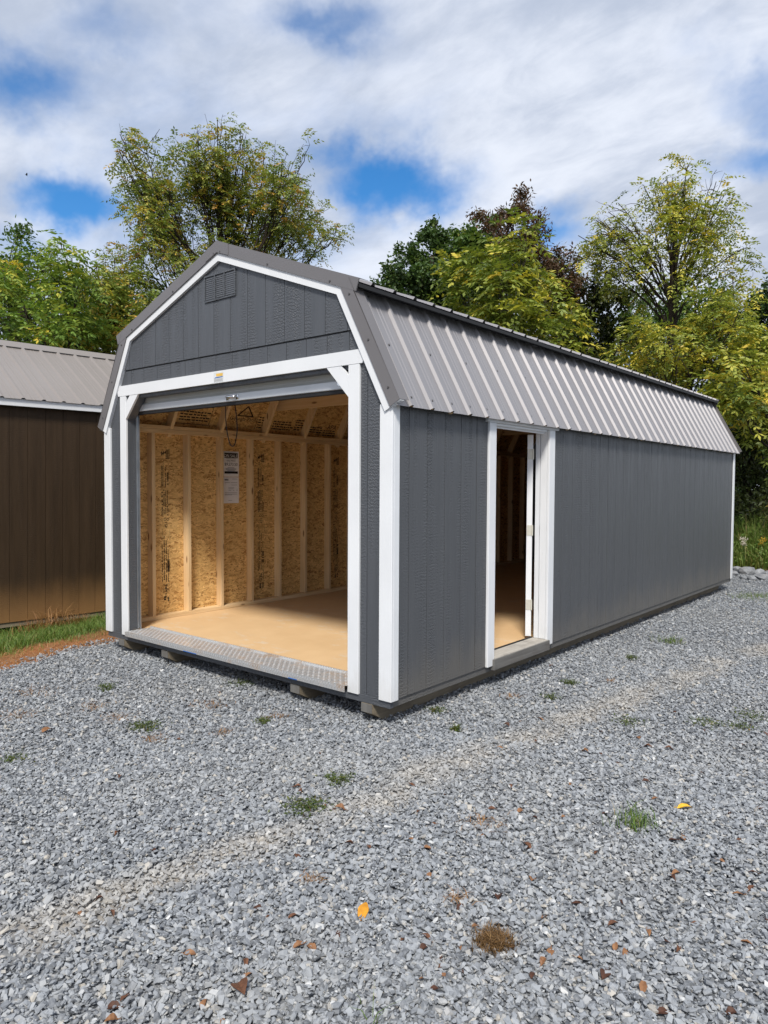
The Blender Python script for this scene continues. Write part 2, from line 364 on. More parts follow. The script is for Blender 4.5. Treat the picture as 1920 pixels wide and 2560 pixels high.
def gravel_nodes(t, b, per_stone):
    p = pos(t); sp = NN(t, 'ShaderNodeSeparateXYZ'); t.links.new(p, sp.inputs[0])
    # dusty wheel track running along the shed, wandering a little
    w = noise(t, p, .9, 3); lx = mathn(t, 'ADD', mathn(t, 'MULTIPLY', sp.outputs[1], .14), 4.16)
    dx = mathn(t, 'ABSOLUTE', mathn(t, 'SUBTRACT', mathn(t, 'ADD', sp.outputs[0], mathn(t, 'MULTIPLY', mathn(t, 'SUBTRACT', w.outputs[0], .5), .5)), lx))
    tr = mapr(t, dx, .03, .22, 1, 0, True); tn = noise(t, p, 3.1, 5, .65)
    tr = mathn(t, 'MULTIPLY', tr, mapr(t, tn.outputs[0], .36, .58, .1, 1, True))
    return p, tr
def stone_mat():
    m, t, b = mat('slate_chips'); p, tr = gravel_nodes(t, b, True)
    at_ = NN(t, 'ShaderNodeAttribute', attribute_type='INSTANCER', attribute_name='rnd'); r = at_.outputs['Fac']
    ramp = NN(t, 'ShaderNodeValToRGB'); e = ramp.color_ramp; e.elements[0].color = (.06, .066, .077, 1); e.elements[1].color = (.58, .58, .57, 1); e.elements[1].position = 1
    for ps, c in ((.22, (.165, .178, .198)), (.48, (.245, .262, .284)), (.78, (.30, .317, .338)), (.91, (.32, .325, .325)), (.95, (.40, .365, .31)), (.985, (.42, .43, .44))):
        x = e.elements.new(ps); x.color = (*c, 1)
    t.links.new(r, ramp.inputs[0]); fn = noise(t, p, 120, 4, .6); lay = noise(t, p, 35, 3)
    c = mixc(t, mapr(t, fn.outputs[0], .35, .7, 0, .4), ramp.outputs[0], (.36, .38, .40)); c = mixc(t, mapr(t, lay.outputs[0], .5, .75, 0, .25), c, (.13, .14, .16))
    big = noise(t, p, .8, 3); c = mixc(t, mapr(t, big.outputs[0], .5, .7, 0, .16), c, (.36, .345, .31))
    c = mixc(t, mathn(t, 'MULTIPLY', tr, .5), c, (.42, .39, .345))
    t.links.new(c, b.inputs['Base Color']); setp(b, .58, .42); bump(t, b, fn.outputs[0], .5, .002); return m
M_STONE = stone_mat()
def bed_mat():
    m, t, b = mat('gravel_bed'); p, tr = gravel_nodes(t, b, False)
    v = NN(t, 'ShaderNodeTexVoronoi', feature='F1'); v.inputs['Scale'].default_value = 42
    wp = noise(t, p, 30, 2); ws = vmath(t, 'SCALE', wp.outputs['Color']); ws.inputs['Scale'].default_value = .03
    t.links.new(vmath(t, 'ADD', p, ws.outputs[0]).outputs[0], v.inputs['Vector'])
    s = NN(t, 'ShaderNodeSeparateColor'); t.links.new(v.outputs['Color'], s.inputs[0])
    ramp = NN(t, 'ShaderNodeValToRGB'); e = ramp.color_ramp; e.elements[0].color = (.045, .05, .058, 1); e.elements[1].color = (.36, .37, .38, 1)
    x = e.elements.new(.5); x.color = (.15, .16, .175, 1); t.links.new(s.outputs[0], ramp.inputs[0])
    c = mixc(t, mathn(t, 'MULTIPLY', tr, .75), ramp.outputs[0], (.38, .345, .30))
    t.links.new(c, b.inputs['Base Color']); setp(b, .8, .2); bump(t, b, s.outputs[1], 1.0, .012); return m
M_BED = bed_mat()
# gravel bed: a sheet whose left rim follows the worn edge of the lot
ys = np.arange(-14, 11.61, .1); V = []; F = []
us = np.concatenate([np.linspace(0, 1, 9)[:-1]*.12, np.linspace(.12, 1, 14)])
def far_edge(x): return 11.0+.35*math.sin(1.3*x)+.2*math.sin(3.7*x+1)
for y in ys:
    for u in us:
        e = edge_x(max(-5, y)) if y < 9 else edge_x(9); x = e+(14-e)*u
        yy = min(y, far_edge(x)); V.append((x, yy, G+.003*math.sin(5*x)*math.sin(4*y)-(0.012 if u == 0 else 0)))
nx = len(us); ii, jj = np.meshgrid(np.arange(nx-1), np.arange(len(ys)-1)); k = (jj*nx+ii).ravel()
tag(link('gravel_bed', np_mesh('gravel_bed', V, np.stack([k, k+1, k+nx+1, k+nx], 1), M_BED, True)), kind='structure')

# loose stones: one scattered layer of angular chips
cxy = np.array([CAM.x, CAM.y])
xs = np.arange(-2.0, 9.01, .2); ys = np.arange(-3.6, 11.2, .2)
V, F = height_grid(xs, ys, lambda x, y: G+.004)
d = np.hypot(V[:, 0]-cxy[0], V[:, 1]-cxy[1])
dens = np.where(d < 4.5, 11500, np.where(d < 7.5, 7000, np.where(d < 11, 3200, 1400))).astype(float)
ex = np.array([edge_x(y) for y in V[:, 1]]); fe = np.array([far_edge(x) for x in V[:, 0]])
dens *= np.clip((V[:, 0]-ex+.03)/.22, 0, 1)*np.clip((fe-V[:, 1])/.3, 0, 1)
wn = .09*np.sin(1.7*V[:, 1]+.4)+.05*np.sin(4.1*V[:, 1]); dtr = np.abs(V[:, 0]-(4.16+.14*V[:, 1])-wn)
brk = .5+.5*np.sin(2.3*V[:, 1]+1.1*np.sin(1.3*V[:, 1])); dens *= 1-.45*np.clip(1.5-dtr/.16, 0, 1)*(.45+.55*brk)
dens *= 1-.28*np.clip(np.sin(1.1*V[:, 0]+2*np.sin(.7*V[:, 1]))*np.sin(1.4*V[:, 1]-.8), 0, 1)
under = (V[:, 0] > .3) & (V[:, 0] < 3.1) & (V[:, 1] > .9) & (V[:, 1] < 8); dens[under] = 0
me = np_mesh('gravel', V, F, M_STONE, False, {'density': ('POINT', dens)})
gravel = tag(link('gravel', me), 'angular blue grey slate chips covering the lot', 'gravel', kind='stuff')
ng = bpy.data.node_groups.new('scatter_stones', 'GeometryNodeTree')
ng.interface.new_socket('Geometry', in_out='INPUT', socket_type='NodeSocketGeometry'); ng.interface.new_socket('Geometry', in_out='OUTPUT', socket_type='NodeSocketGeometry')
gi, go = ng.nodes.new('NodeGroupInput'), ng.nodes.new('NodeGroupOutput')
L = ng.links.new
at_ = ng.nodes.new('GeometryNodeInputNamedAttribute'); at_.data_type = 'FLOAT'; at_.inputs[0].default_value = 'density'
dp = ng.nodes.new('GeometryNodeDistributePointsOnFaces'); dp.distribute_method = 'RANDOM'; L(gi.outputs[0], dp.inputs['Mesh']); L(at_.outputs[0], dp.inputs['Density']); dp.inputs['Seed'].default_value = 3
def rnd(dtype, lo, hi, seed):
    n = ng.nodes.new('FunctionNodeRandomValue'); n.data_type = dtype
    ins = [s for s in n.inputs if s.enabled]; out = [s for s in n.outputs if s.enabled][0]
    for s in ins:
        if s.name == 'Min': s.default_value = lo
        if s.name == 'Max': s.default_value = hi
        if s.name == 'Seed': s.default_value = seed
    return out
jn = ng.nodes.new('GeometryNodeJoinGeometry')
for i in range(9):
    if i % 3 == 0:
        pr = ng.nodes.new('GeometryNodeMeshCube'); pr.inputs['Size'].default_value = (1.0, 1.0, 1.0); jit = .22
    else:
        pr = ng.nodes.new('GeometryNodeMeshIcoSphere'); pr.inputs['Radius'].default_value = .60; pr.inputs['Subdivisions'].default_value = 1; jit = .20
    sp_ = ng.nodes.new('GeometryNodeSetPosition'); L(pr.outputs[0], sp_.inputs['Geometry']); L(rnd('FLOAT_VECTOR', (-jit,)*3, (jit,)*3, 40+i), sp_.inputs['Offset'])
    tf = ng.nodes.new('GeometryNodeTransform'); L(sp_.outputs[0], tf.inputs['Geometry']); tf.inputs['Scale'].default_value = (1.15, .60+.09*(i % 5), .38+.06*(i % 4))
    sm = ng.nodes.new('GeometryNodeSetMaterial'); L(tf.outputs[0], sm.inputs['Geometry']); sm.inputs['Material'].default_value = M_STONE
    ss = ng.nodes.new('GeometryNodeSetShadeSmooth'); L(sm.outputs[0], ss.inputs[0]); ss.inputs['Shade Smooth'].default_value = False
    g2 = ng.nodes.new('GeometryNodeGeometryToInstance'); L(ss.outputs[0], g2.inputs[0]); L(g2.outputs[0], jn.inputs[0])
off = ng.nodes.new('GeometryNodeSetPosition'); L(dp.outputs['Points'], off.inputs['Geometry']); L(rnd('FLOAT_VECTOR', (0, 0, -.008), (0, 0, .015), 91), off.inputs['Offset'])
ip = ng.nodes.new('GeometryNodeInstanceOnPoints'); L(off.outputs[0], ip.inputs['Points']); L(jn.outputs[0], ip.inputs['Instance']); ip.inputs['Pick Instance'].default_value = True
L(rnd('INT', 0, 8, 5), ip.inputs['Instance Index'])
L(rnd('FLOAT_VECTOR', (-.7, -.7, 0), (.7, .7, 6.283), 6), ip.inputs['Rotation'])
pw = ng.nodes.new('ShaderNodeMath'); pw.operation = 'POWER'; L(rnd('FLOAT', 0.0, 1.0, 8), pw.inputs[0]); pw.inputs[1].default_value = 2.2
mp = ng.nodes.new('ShaderNodeMapRange'); L(pw.outputs[0], mp.inputs[0]); mp.inputs[3].default_value = .008; mp.inputs[4].default_value = .0255
L(mp.outputs[0], ip.inputs['Scale'])
sn = ng.nodes.new('GeometryNodeStoreNamedAttribute'); sn.data_type = 'FLOAT'; sn.domain = 'INSTANCE'; L(ip.outputs[0], sn.inputs['Geometry'])
sn.inputs['Name'].default_value = 'rnd'; L(rnd('FLOAT', 0.0, 1.0, 11), [s for s in sn.inputs if s.name == 'Value' and s.enabled][0]); L(sn.outputs[0], go.inputs[0])
md = gravel.modifiers.new('scatter', 'NODES'); md.node_group = ng

# ------------------------------------------------------------------ the grey lofted shed
W, LEN = 3.473, 8.228
CX = W/2
SHED = tag(empty('storage_shed', (0, 0, G)), 'dark grey gambrel storage shed with white trim and open roll-up door', 'shed')
SHED.matrix_world = Matrix.Translation((0, 0, G))
def P(mb, name, m, parent=None, smooth=False):
    """part of the grey shed, modelled in world coordinates"""
    o = mb.build(name, m, None, smooth); o.parent = parent or SHED
    if parent is None: o.matrix_parent_inverse = Matrix.Translation((0, 0, -G))
    return o
def PL(name, me, parent=None):
    o = bpy.data.objects.new(name, me); COL.objects.link(o); o.parent = parent or SHED
    if parent is None: o.matrix_parent_inverse = Matrix.Translation((0, 0, -G))
    return o
SID_Y = .030; SID_X = W-.015          # outer faces of the siding
A0, K0, E0 = (CX, 3.172), (3.037, 2.695), (3.466, 1.878)     # outer edge of the white rake board (right half)
def offs(dist, ext_e=0.0):
    """gambrel line offset outwards by dist: apex, knuckle, eave (right half)"""
    u = Vector((K0[0]-A0[0], K0[1]-A0[1])).normalized(); w = Vector((E0[0]-K0[0], E0[1]-K0[1])).normalized()
    nu = Vector((-u.y, u.x)); nw = Vector((-w.y, w.x))
    a = (CX, A0[1]+dist/nu.y)
    p1 = Vector(K0)+nu*dist; p2 = Vector(K0)+nw*dist
    den_ = u.x*w.y-u.y*w.x; s_ = ((p2-p1).x*w.y-(p2-p1).y*w.x)/den_; k = p1+u*s_
    e = Vector(E0)+nw*dist+w*ext_e
    return a, (k.x, k.y), (e.x, e.y)
def mir(p): return (2*CX-p[0], p[1])
def roof_z(x, dist):
    a, k, e = offs(dist); x = CX+abs(x-CX)
    if x <= k[0]: return a[1]+(k[1]-a[1])*(x-a[0])/(k[0]-a[0])
    return k[1]+(e[1]-k[1])*(x-k[0])/(e[0]-k[0])
def strip_poly(x0, x1, zlo, zhi, dist):
    """outline of a vertical board between x0 and x1, cut to the gambrel line"""
    kx = offs(dist)[1][0]; br = sorted({x0, x1, *[q for q in (CX, kx, 2*CX-kx) if x0 < q < x1]})
    cand = set(br)
    for i in range(len(br)-1):
        za, zb_ = roof_z(br[i], dist), roof_z(br[i+1], dist)
        if (za-zhi)*(zb_-zhi) < 0: cand.add(br[i]+(br[i+1]-br[i])*(zhi-za)/(zb_-za))
        if (za-zlo)*(zb_-zlo) < 0: cand.add(br[i]+(br[i+1]-br[i])*(zlo-za)/(zb_-za))
    xs_ = [x for x in sorted(cand) if roof_z(x, dist) >= zlo-1e-6]
    if len(xs_) < 2: return None
    top = [(x, min(zhi, roof_z(x, dist))) for x in xs_]
    pol = [(xs_[0], zlo), (xs_[-1], zlo)]+top[::-1]
    out = []
    for p in pol:
        if not out or (abs(out[-1][0]-p[0])+abs(out[-1][1]-p[1])) > 1e-4: out.append(p)
    if abs(out[0][0]-out[-1][0])+abs(out[0][1]-out[-1][1]) < 1e-4: out.pop()
    return out if len(out) > 2 else None

OPX0, OPX1 = .378, 3.095
# front wall: backing sheet with the door opening, boards on top of it
fw = MB()
for (a, b_) in ((.10, OPX0), (OPX1, W-.10)): fw.box(a, b_, SID_Y+.008, .10, .012, 2.2)
fw.prism(strip_poly(.15, W-.15, 2.2, 3.3, -.04), 'y', SID_Y+.008, .085)
front = P(fw, 'front_wall', M_GREY)
gap = .0045
def board_front(x0, x1, z0, z1, y, dist=-.045, th=.010):
    pl = strip_poly(x0+gap/2, x1-gap/2, z0, z1, dist)
    if pl: P(MB().prism(pl, 'y', y, y+th), 'siding_board', M_GREY, front)
g0 = .435
gro = [g0+.2032*i for i in range(-2, 15)]
for i in range(len(gro)-1):
    board_front(gro[i], gro[i+1], 2.407, 3.3, SID_Y-.008)            # upper gable panel, laps over the lower
    board_front(gro[i]+.012, gro[i+1]+.012, 2.2, 2.398, SID_Y)
for (a, b_) in ((.10, .245), (.245, OPX0+.002), (OPX1-.002, 3.252), (3.252, W-.10)):
    P(MB().box(a+gap/2, b_-gap/2, SID_Y, SID_Y+.01, .008, 2.2), 'siding_board', M_GREY, front)
# white trim on the front
TY = .012
def rake(front_y, back_y):
    out = []
    for sgn in (0, 1):
        f = (lambda p: p) if sgn == 0 else mir
        a, k, e = offs(0, .0); a2, k2, e2 = offs(-.055, 0)
        out.append([f(a), f(k), f(k2), f(a2)]); out.append([f(k), f(e), f((e2[0], e2[1])), f(k2)])
    return out
for i, pl in enumerate(rake(0, 0)): P(MB().prism(pl, 'y', 0, SID_Y+.006 if i % 2 == 0 else SID_Y+.005), 'rake_trim', M_WHITE)
for (a, b_) in ((0.0, .105), (W-.105, W)):
    P(MB().box(a, b_, TY, SID_Y+.004, 0, 1.90, .003), 'corner_trim', M_WHITE)
for (a, b_) in ((.28, OPX0), (OPX1, 3.193)):
    P(MB().box(a, b_, TY, SID_Y+.004, 0, 2.177, .003), 'door_post', M_WHITE)
P(MB().prism([(.255, 2.178), (W-.255, 2.178), (W-.21, 2.27), (.21+.02, 2.27)], 'y', TY-.001, SID_Y+.004), 'door_header', M_WHITE)
for f_ in (lambda v: v, lambda v: W-v):
    bp_ = P(MB().prism([(f_(.378), 2.108), (f_(.378), 1.968), (f_(.578), 2.177), (f_(.445), 2.177)], 'y', TY+.001, .032), 'corner_brace', M_WHITE)
    P(MB().prism([(f_(.3785), 2.04), (f_(.3785), 1.969), (f_(.577), 2.1765), (f_(.5), 2.1765)], 'y', .0325, .109), 'brace_backing', M_GREY, bp_)
# grey door reveal and tracks
P(MB().box(OPX0-.02, OPX0+.004, SID_Y+.01, .11, .03, 2.176), 'door_jamb', M_GREY, front)
P(MB().box(OPX1-.004, OPX1+.02, SID_Y+.01, .11, .03, 2.176), 'door_jamb', M_GREY, front)
P(MB().box(OPX0+.004, OPX1-.004, SID_Y+.006, .10, 2.150, 2.176), 'door_head', M_GREY, front)
for x, s_ in ((OPX0, 1), (OPX1, -1)):
    P(MB().box(min(x, x+.010*s_), max(x, x+.010*s_), .111, .117, .05, 2.15).box(min(x, x+.03*s_), max(x, x+.03*s_), .128, .134, .05, 2.15).box(min(x-.004*s_, x), max(x-.004*s_, x), .111, .134, .05, 2.15), 'door_track', M_STEEL)
# roll-up door: what hangs below the header, and the roll behind it
rd = MB(); yd = .118
prof = []
for i in range(9):
    z = 2.10+i*.018; prof.append((yd+(.007 if i % 4 in (1, 2) else 0), z))
rd.prism(prof+[(p+.004, z) for p, z in prof[::-1]], 'x', OPX0+.012, OPX1-.012)
rolld = P(rd, 'roll_up_door', M_CURT)
P(MB().box(OPX0+.006, OPX1-.006, yd-.012, yd+.016, 2.040, 2.100, .004), 'bottom_bar', M_BAR, rolld)
P(MB().box(OPX0+.006, OPX1-.006, yd-.006, yd+.012, 2.008, 2.038, .006), 'rubber_seal', M_RUB, rolld)
P(MB().tube([(OPX0+.05, .345, 2.30), (OPX1-.05, .345, 2.30)], .15, 24), 'door_roll', M_CURT, rolld)
hx = 1.775
h = MB(); h.box(hx-.075, hx-.045, yd-.016, yd-.012, 2.052, 2.088, .001).box(hx+.045, hx+.075, yd-.016, yd-.012, 2.052, 2.088, .001)
h.tube([(hx-.06, yd-.015, 2.072), (hx-.052, yd-.035, 2.072), (hx-.02, yd-.046, 2.070), (hx+.02, yd-.046, 2.070), (hx+.052, yd-.035, 2.072), (hx+.06, yd-.015, 2.072)], [.006, .008, .012, .012, .008, .006], 10)
P(h, 'handle', M_CHROME, rolld, True)
P(MB().box(OPX0+.05, OPX0+.083, yd-.0145, yd-.0125, 2.055, 2.093), 'paper_label', M_PAPER, rolld)
P(MB().tube([(OPX1-.16, yd-.013, 2.075), (OPX1-.16, yd-.022, 2.075)], .014, 12).box(OPX1-.175, OPX1-.145, yd-.026, yd-.02, 2.070, 2.080), 'latch', M_CHROME, rolld)
# corners on the side wall, skirt, skids
P(MB().box(W-.013, W, .0325, .090, 0, 1.93, .003), 'corner_trim', M_WHITE)
P(MB().box(W-.013, W, LEN-.09, LEN, 0, 1.93, .003), 'corner_trim', M_WHITE)
P(MB().box(0, .013, .0325, .090, 0, 1.93, .003), 'corner_trim', M_WHITE)
P(MB().box(.02, W-.02, .026, .064, -.047, .006, .002), 'rim_board', M_GREY)
P(MB().box(.02, W-.02, LEN-.06, LEN-.022, -.047, .006, .002), 'rim_board', M_GREYS)
P(MB().box(W-.064, W-.026, .066, LEN-.064, -.047, .006, .002), 'rim_board', M_GREYS)
P(MB().box(.026, .064, .066, LEN-.064, -.047, .006, .002), 'rim_board', M_GREYS)
for x in (.215, .91, 2.535, 3.215):
    s_ = MB().prism([(.022, -.048), (.022, -.105), (.16, G-.004), (LEN-.16, G-.004), (LEN-.05, -.105), (LEN-.05, -.048)], 'x', x, x+.092)
    sk = P(s_, 'skid', M_SKID)
    P(MB().box(x, x+.092, .018, .0215, -.105, -.0485), 'skid_end', M_SKIDEND, sk)

# floor
for a, b_ in ((.03, 1.24), (1.243, 2.46), (2.463, 3.68), (3.683, 4.90), (4.903, 6.12), (6.123, LEN-.03)):
    P(MB().box(.03, W-.16 if (a < 2.3 and b_ > 1.2) else W-.03, max(a, .068), b_, .008, .045), 'floor_panel', M_FLOOR)
# tread plate threshold
tp = MB().box(OPX0+.03, OPX1, -.018, .225, .0455, .0505).box(OPX0+.006, OPX1, -.018, -.013, .004, .0455)
tp.box(OPX0+.03, OPX1-.002, .225, .238, .0455, .060)
plate = P(tp, 'threshold_plate', M_PLATE)
lug = MB()
def lozenge(cx_, cy_, z, ang, l, w, hgt):
    c, s_ = math.cos(ang), math.sin(ang); pts = [(-l, 0), (0, -w), (l, 0), (0, w)]
    vs = [(cx_+p*c-q*s_, cy_+p*s_+q*c, z) for p, q in pts]+[(cx_, cy_, z+hgt)]
    lug.add(vs, [(0, 1, 4), (1, 2, 4), (2, 3, 4), (3, 0, 4)])
nx_ = int((OPX1-OPX0)/.026)
for i in range(nx_):
    for j in range(8):
        lozenge(OPX0+.045+i*.026+(.0), -.004+j*.028, .0503, math.radians(45 if (i+j) % 2 else -45), .012, .0035, .0028)
    x = OPX0+.03+i*.026
    vs = [(x-.006, -.0185, .010), (x-.002, -.0185, .008), (x+.008, -.0185, .040), (x+.004, -.0185, .042), (x+.001, -.0225, .025)]
    lug.add(vs, [(0, 1, 4), (1, 2, 4), (2, 3, 4), (3, 0, 4)])
    lug.box(x, x+.011, .226, .2375, .0595, .0635)
tag(P(lug, 'tread_lug', M_LUG, plate), kind='stuff')
for a, b_ in ((1.28, 1.46), (2.55, 2.64)): P(MB().box(a, b_, -.0192, -.0182, .004, .010), 'blue_tape', M_BLUEPAINT, plate)

# right side wall with the walk-in door opening
DY0, DY1, DZ = 1.268, 2.150, 1.848
sw = MB()
sw.box(W-.03, SID_X-.010, .095, DY0, .008, 1.97).box(W-.03, SID_X-.010, DY1+.012, LEN-.012, .008, 1.97).box(W-.03, SID_X-.010, DY0, DY1+.012, DZ+.01, 1.97)
side = P(sw, 'side_wall', M_GREYS)
gs = .205; y = gs-.2032; k = 0
edges = [.090]+[gs+.2032*i for i in range(0, 40) if .1 < gs+.2032*i < LEN-.1]+[LEN-.09]
for a, b_ in zip(edges[:-1], edges[1:]):
    for lo, hi, z0, z1 in ((a, min(b_, 1.172), .006, 1.96), (max(a, 2.255), b_, .006, 1.96), (max(a, 1.172), min(b_, 2.255), 1.92, 1.96)):
        if hi-lo > .015: P(MB().box(SID_X-.010, SID_X, lo+(.006 if edges.index(a) % 6 == 5 else gap/2), hi-gap/2, z0, z1), 'siding_board', M_GREYS, side)
P(MB().box(SID_X-.004, W+.004, 1.172, DY0+.002, 0, 1.866, .003), 'door_casing', M_WHITE)
P(MB().box(SID_X-.004, W+.004, DY1, 2.253, .006, 1.866, .003), 'door_casing', M_WHITE)
P(MB().box(SID_X-.004, W+.010, 1.138, 2.314, 1.867, 1.925, .003), 'door_casing', M_WHITE)
P(MB().box(W-.080, SID_X-.005, DY1, DY1+.02, .06, DZ), 'side_door_jamb', M_WHITE)
P(MB().box(W-.125, W-.085, DY1-.004, DY1+.02, .06, DZ), 'side_door_jamb', M_WHITE)
P(MB().box(W-.125, SID_X-.005, DY0-.02, DY0+.001, .06, DZ), 'side_door_jamb', M_WHITE)
P(MB().box(W-.125, SID_X-.003, DY0+.001, DY1, DZ, DZ+.018), 'side_door_head', M_WHITE)
P(MB().box(W-.06, W-.045, DY0+.001, DY1, DZ-.016, DZ-.0005), 'side_door_stop', M_WHITE)
sill = P(MB().box(W-.15, W+.018, 1.245, 2.175, -.034, .052, .004), 'door_sill', M_SILL)
P(MB().box(W-.135, W+.016, 1.272, 2.147, .0522, .058), 'sill_top', M_PALE, sill)
P(MB().box(W-.150, W-.136, 1.272, 2.147, .0525, .066), 'sill_weatherstrip', M_RUB, sill)
# side door leaf, swung right in
hp = Vector((W-.135, DY1-.035)); dd = Vector((-.47, .883)).normalized(); nn_ = Vector((-dd.y, dd.x))
def leaf_box(u0, u1, v0, v1, z0, z1):
    pts = [hp+dd*u+nn_*v for u, v in ((u0, v0), (u1, v0), (u1, v1), (u0, v1))]
    return MB().prism([(p.x, p.y) for p in pts], 'z', z0, z1)
leaf = P(leaf_box(0, .84, .0, .048, .075, 1.828), 'side_door', M_WHITE)
for z in (.35, 1.0, 1.66):
    hb = leaf_box(-.003, 0, .003, .046, z-.045, z+.045); hh = P(hb, 'hinge', M_HINGE, leaf)
    P(MB().tube([(hp.x+.004, hp.y-.004, z-.046), (hp.x+.004, hp.y-.004, z+.046)], .006, 8), 'hinge_pin', M_HINGE, leaf)
    P(MB().box(hp.x+.008, hp.x+.05, DY1-.003, DY1-.0005, z-.045, z+.045), 'hinge', M_HINGE, leaf)
# left and back walls
lw = MB().box(.004, .014, .095, LEN-.012, .008, 1.97); lwall = P(lw, 'left_wall', M_GREY)
bw = MB().prism(strip_poly(.02, W-.02, .008, 3.3, -.04), 'y', LEN-.03, LEN-.016); P(bw, 'back_wall', M_GREY)

# lining boards, studs, plates
xo = .0145
yb = [.10, 1.24, 2.46, 3.68, 4.90, 6.12, LEN-.04]
osb = []
for a, b_ in zip(yb[:-1], yb[1:]):
    osb.append(P(MB().box(xo, xo+.011, a+.0015, b_-.0015, .048, 1.96), 'osb_panel', M_OSB))
    if a > 2: P(MB().box(W-.042, W-.0305, a+.0015, b_-.0015, .048, 1.96), 'osb_panel', M_OSB)
sx0, sx1 = xo+.0115, .112
for i in range(19):
    y = .445+.4125*i
    if y > LEN-.1: break
    P(MB().box(sx0, sx1, y, y+.037, .086, 1.885, .002), 'stud', M_PZ)
    if not 1.1 < y < 2.3: P(MB().box(W-.130, W-.0425, y, y+.037, .086, 1.885, .002), 'stud', M_PZ)
for y in (1.205, 2.195): P(MB().box(W-.130, W-.0425, y, y+.037, .086, 1.885), 'stud', M_PZ)
P(MB().box(sx0, sx1, .139, LEN-.05, .046, .0855, .002), 'bottom_plate', M_PY)
P(MB().box(W-.130, W-.0425, DY1+.1, LEN-.05, .046, .0855, .002), 'bottom_plate', M_PY)
for z in (1.8855, 1.925):
    P(MB().box(sx0, sx1, .139, LEN-.05, z, z+.038, .002), 'top_plate', M_PY)
    P(MB().box(W-.130, W-.0425, .139, LEN-.05, z, z+.038, .002), 'top_plate', M_PY)
P(MB().box(.12, OPX0-.025, .101, .137, .048, 2.0), 'front_framing', M_PZ)
P(MB().box(OPX1+.025, W-.12, .101, .137, .048, 2.0), 'front_framing', M_PZ)
# rafters and deck
def seg_poly(d0, d1, half, which, ext=0):
    f = (lambda p: p) if half == 0 else mir
    a, k, e = offs(d0, ext); a2, k2, e2 = offs(d1, ext)
    return [f(a), f(k), f(k2), f(a2)] if which == 0 else [f(k), f(e), f(e2), f(k2)]
for half in (0, 1):
    for which in (0, 1):
        for a, b_ in zip([.05, 1.24, 2.46, 3.68, 4.90, 6.12], [1.237, 2.457, 3.677, 4.897, 6.117, LEN]):
            P(MB().prism(seg_poly(.035, .022, half, which, -.005), 'y', a, b_), 'roof_deck_panel', M_OSBR)
        for i in range(13):
            y = .67+.613*i-.02
            if y > LEN-.1: break
            P(MB().prism(seg_poly(.0215, -.067, half, which, -.01 if which else 0), 'y', y, y+.037), 'rafter', M_PZ)
for y in (1.965, 3.19, 4.42, 5.64, 6.87):
    P(MB().box(.20, W-.20, y, y+.037, 2.215, 2.345, .002), 'ceiling_joist', M_PX)
# metal roof: one ribbed sheet per 36 inches on each slope, with rake flashing and ridge cap
def sheet(y0, y1, p0, p1, half, first):
    """ribbed sheet from p0 (upper) to p1 (lower) in the x-z plane, covering y0..y1"""
    f = (lambda p: p) if half == 0 else mir
    p0, p1 = Vector(f(p0)), Vector(f(p1)); tdir = (p1-p0).normalized(); nrm = Vector((-tdir.y, tdir.x))
    if nrm.y < 0: nrm = -nrm
    ysq = [(y0, 0)]; r0 = first
    while r0 < y1+.2:
        for dy, h_ in ((-.0208, 0), (-.010, .021), (.010, .021), (.0208, 0), (.088, 0), (.094, .003), (.100, 0), (.126, 0), (.132, .003), (.138, 0)):
            if y0 < r0+dy < y1: ysq.append((r0+dy, h_))
        r0 += .2295
    ysq.append((y1, ysq[-1][1])); vs = []
    for (yy, h_) in ysq:
        for base in (p0, p1):
            q = base+nrm*h_; vs.append((q.x, yy, q.y))
    fs = [(2*i, 2*i+1, 2*i+3, 2*i+2) for i in range(len(ysq)-1)]
    mb = MB(); mb.v = vs; mb.f = fs
    m_ = mb.mesh('roof_sheet', M_ROOF, False); m_.update()
    if m_.polygons[0].normal.z < 0: m_.flip_normals()
    return m_
RY0, RY1 = -.005, LEN+.07
a_, k_, e_ = offs(.052, .02)
ku = Vector((3.200, 2.699))
au = Vector((CX, ku.y+.3696*(ku.x-CX)))
fr = .136
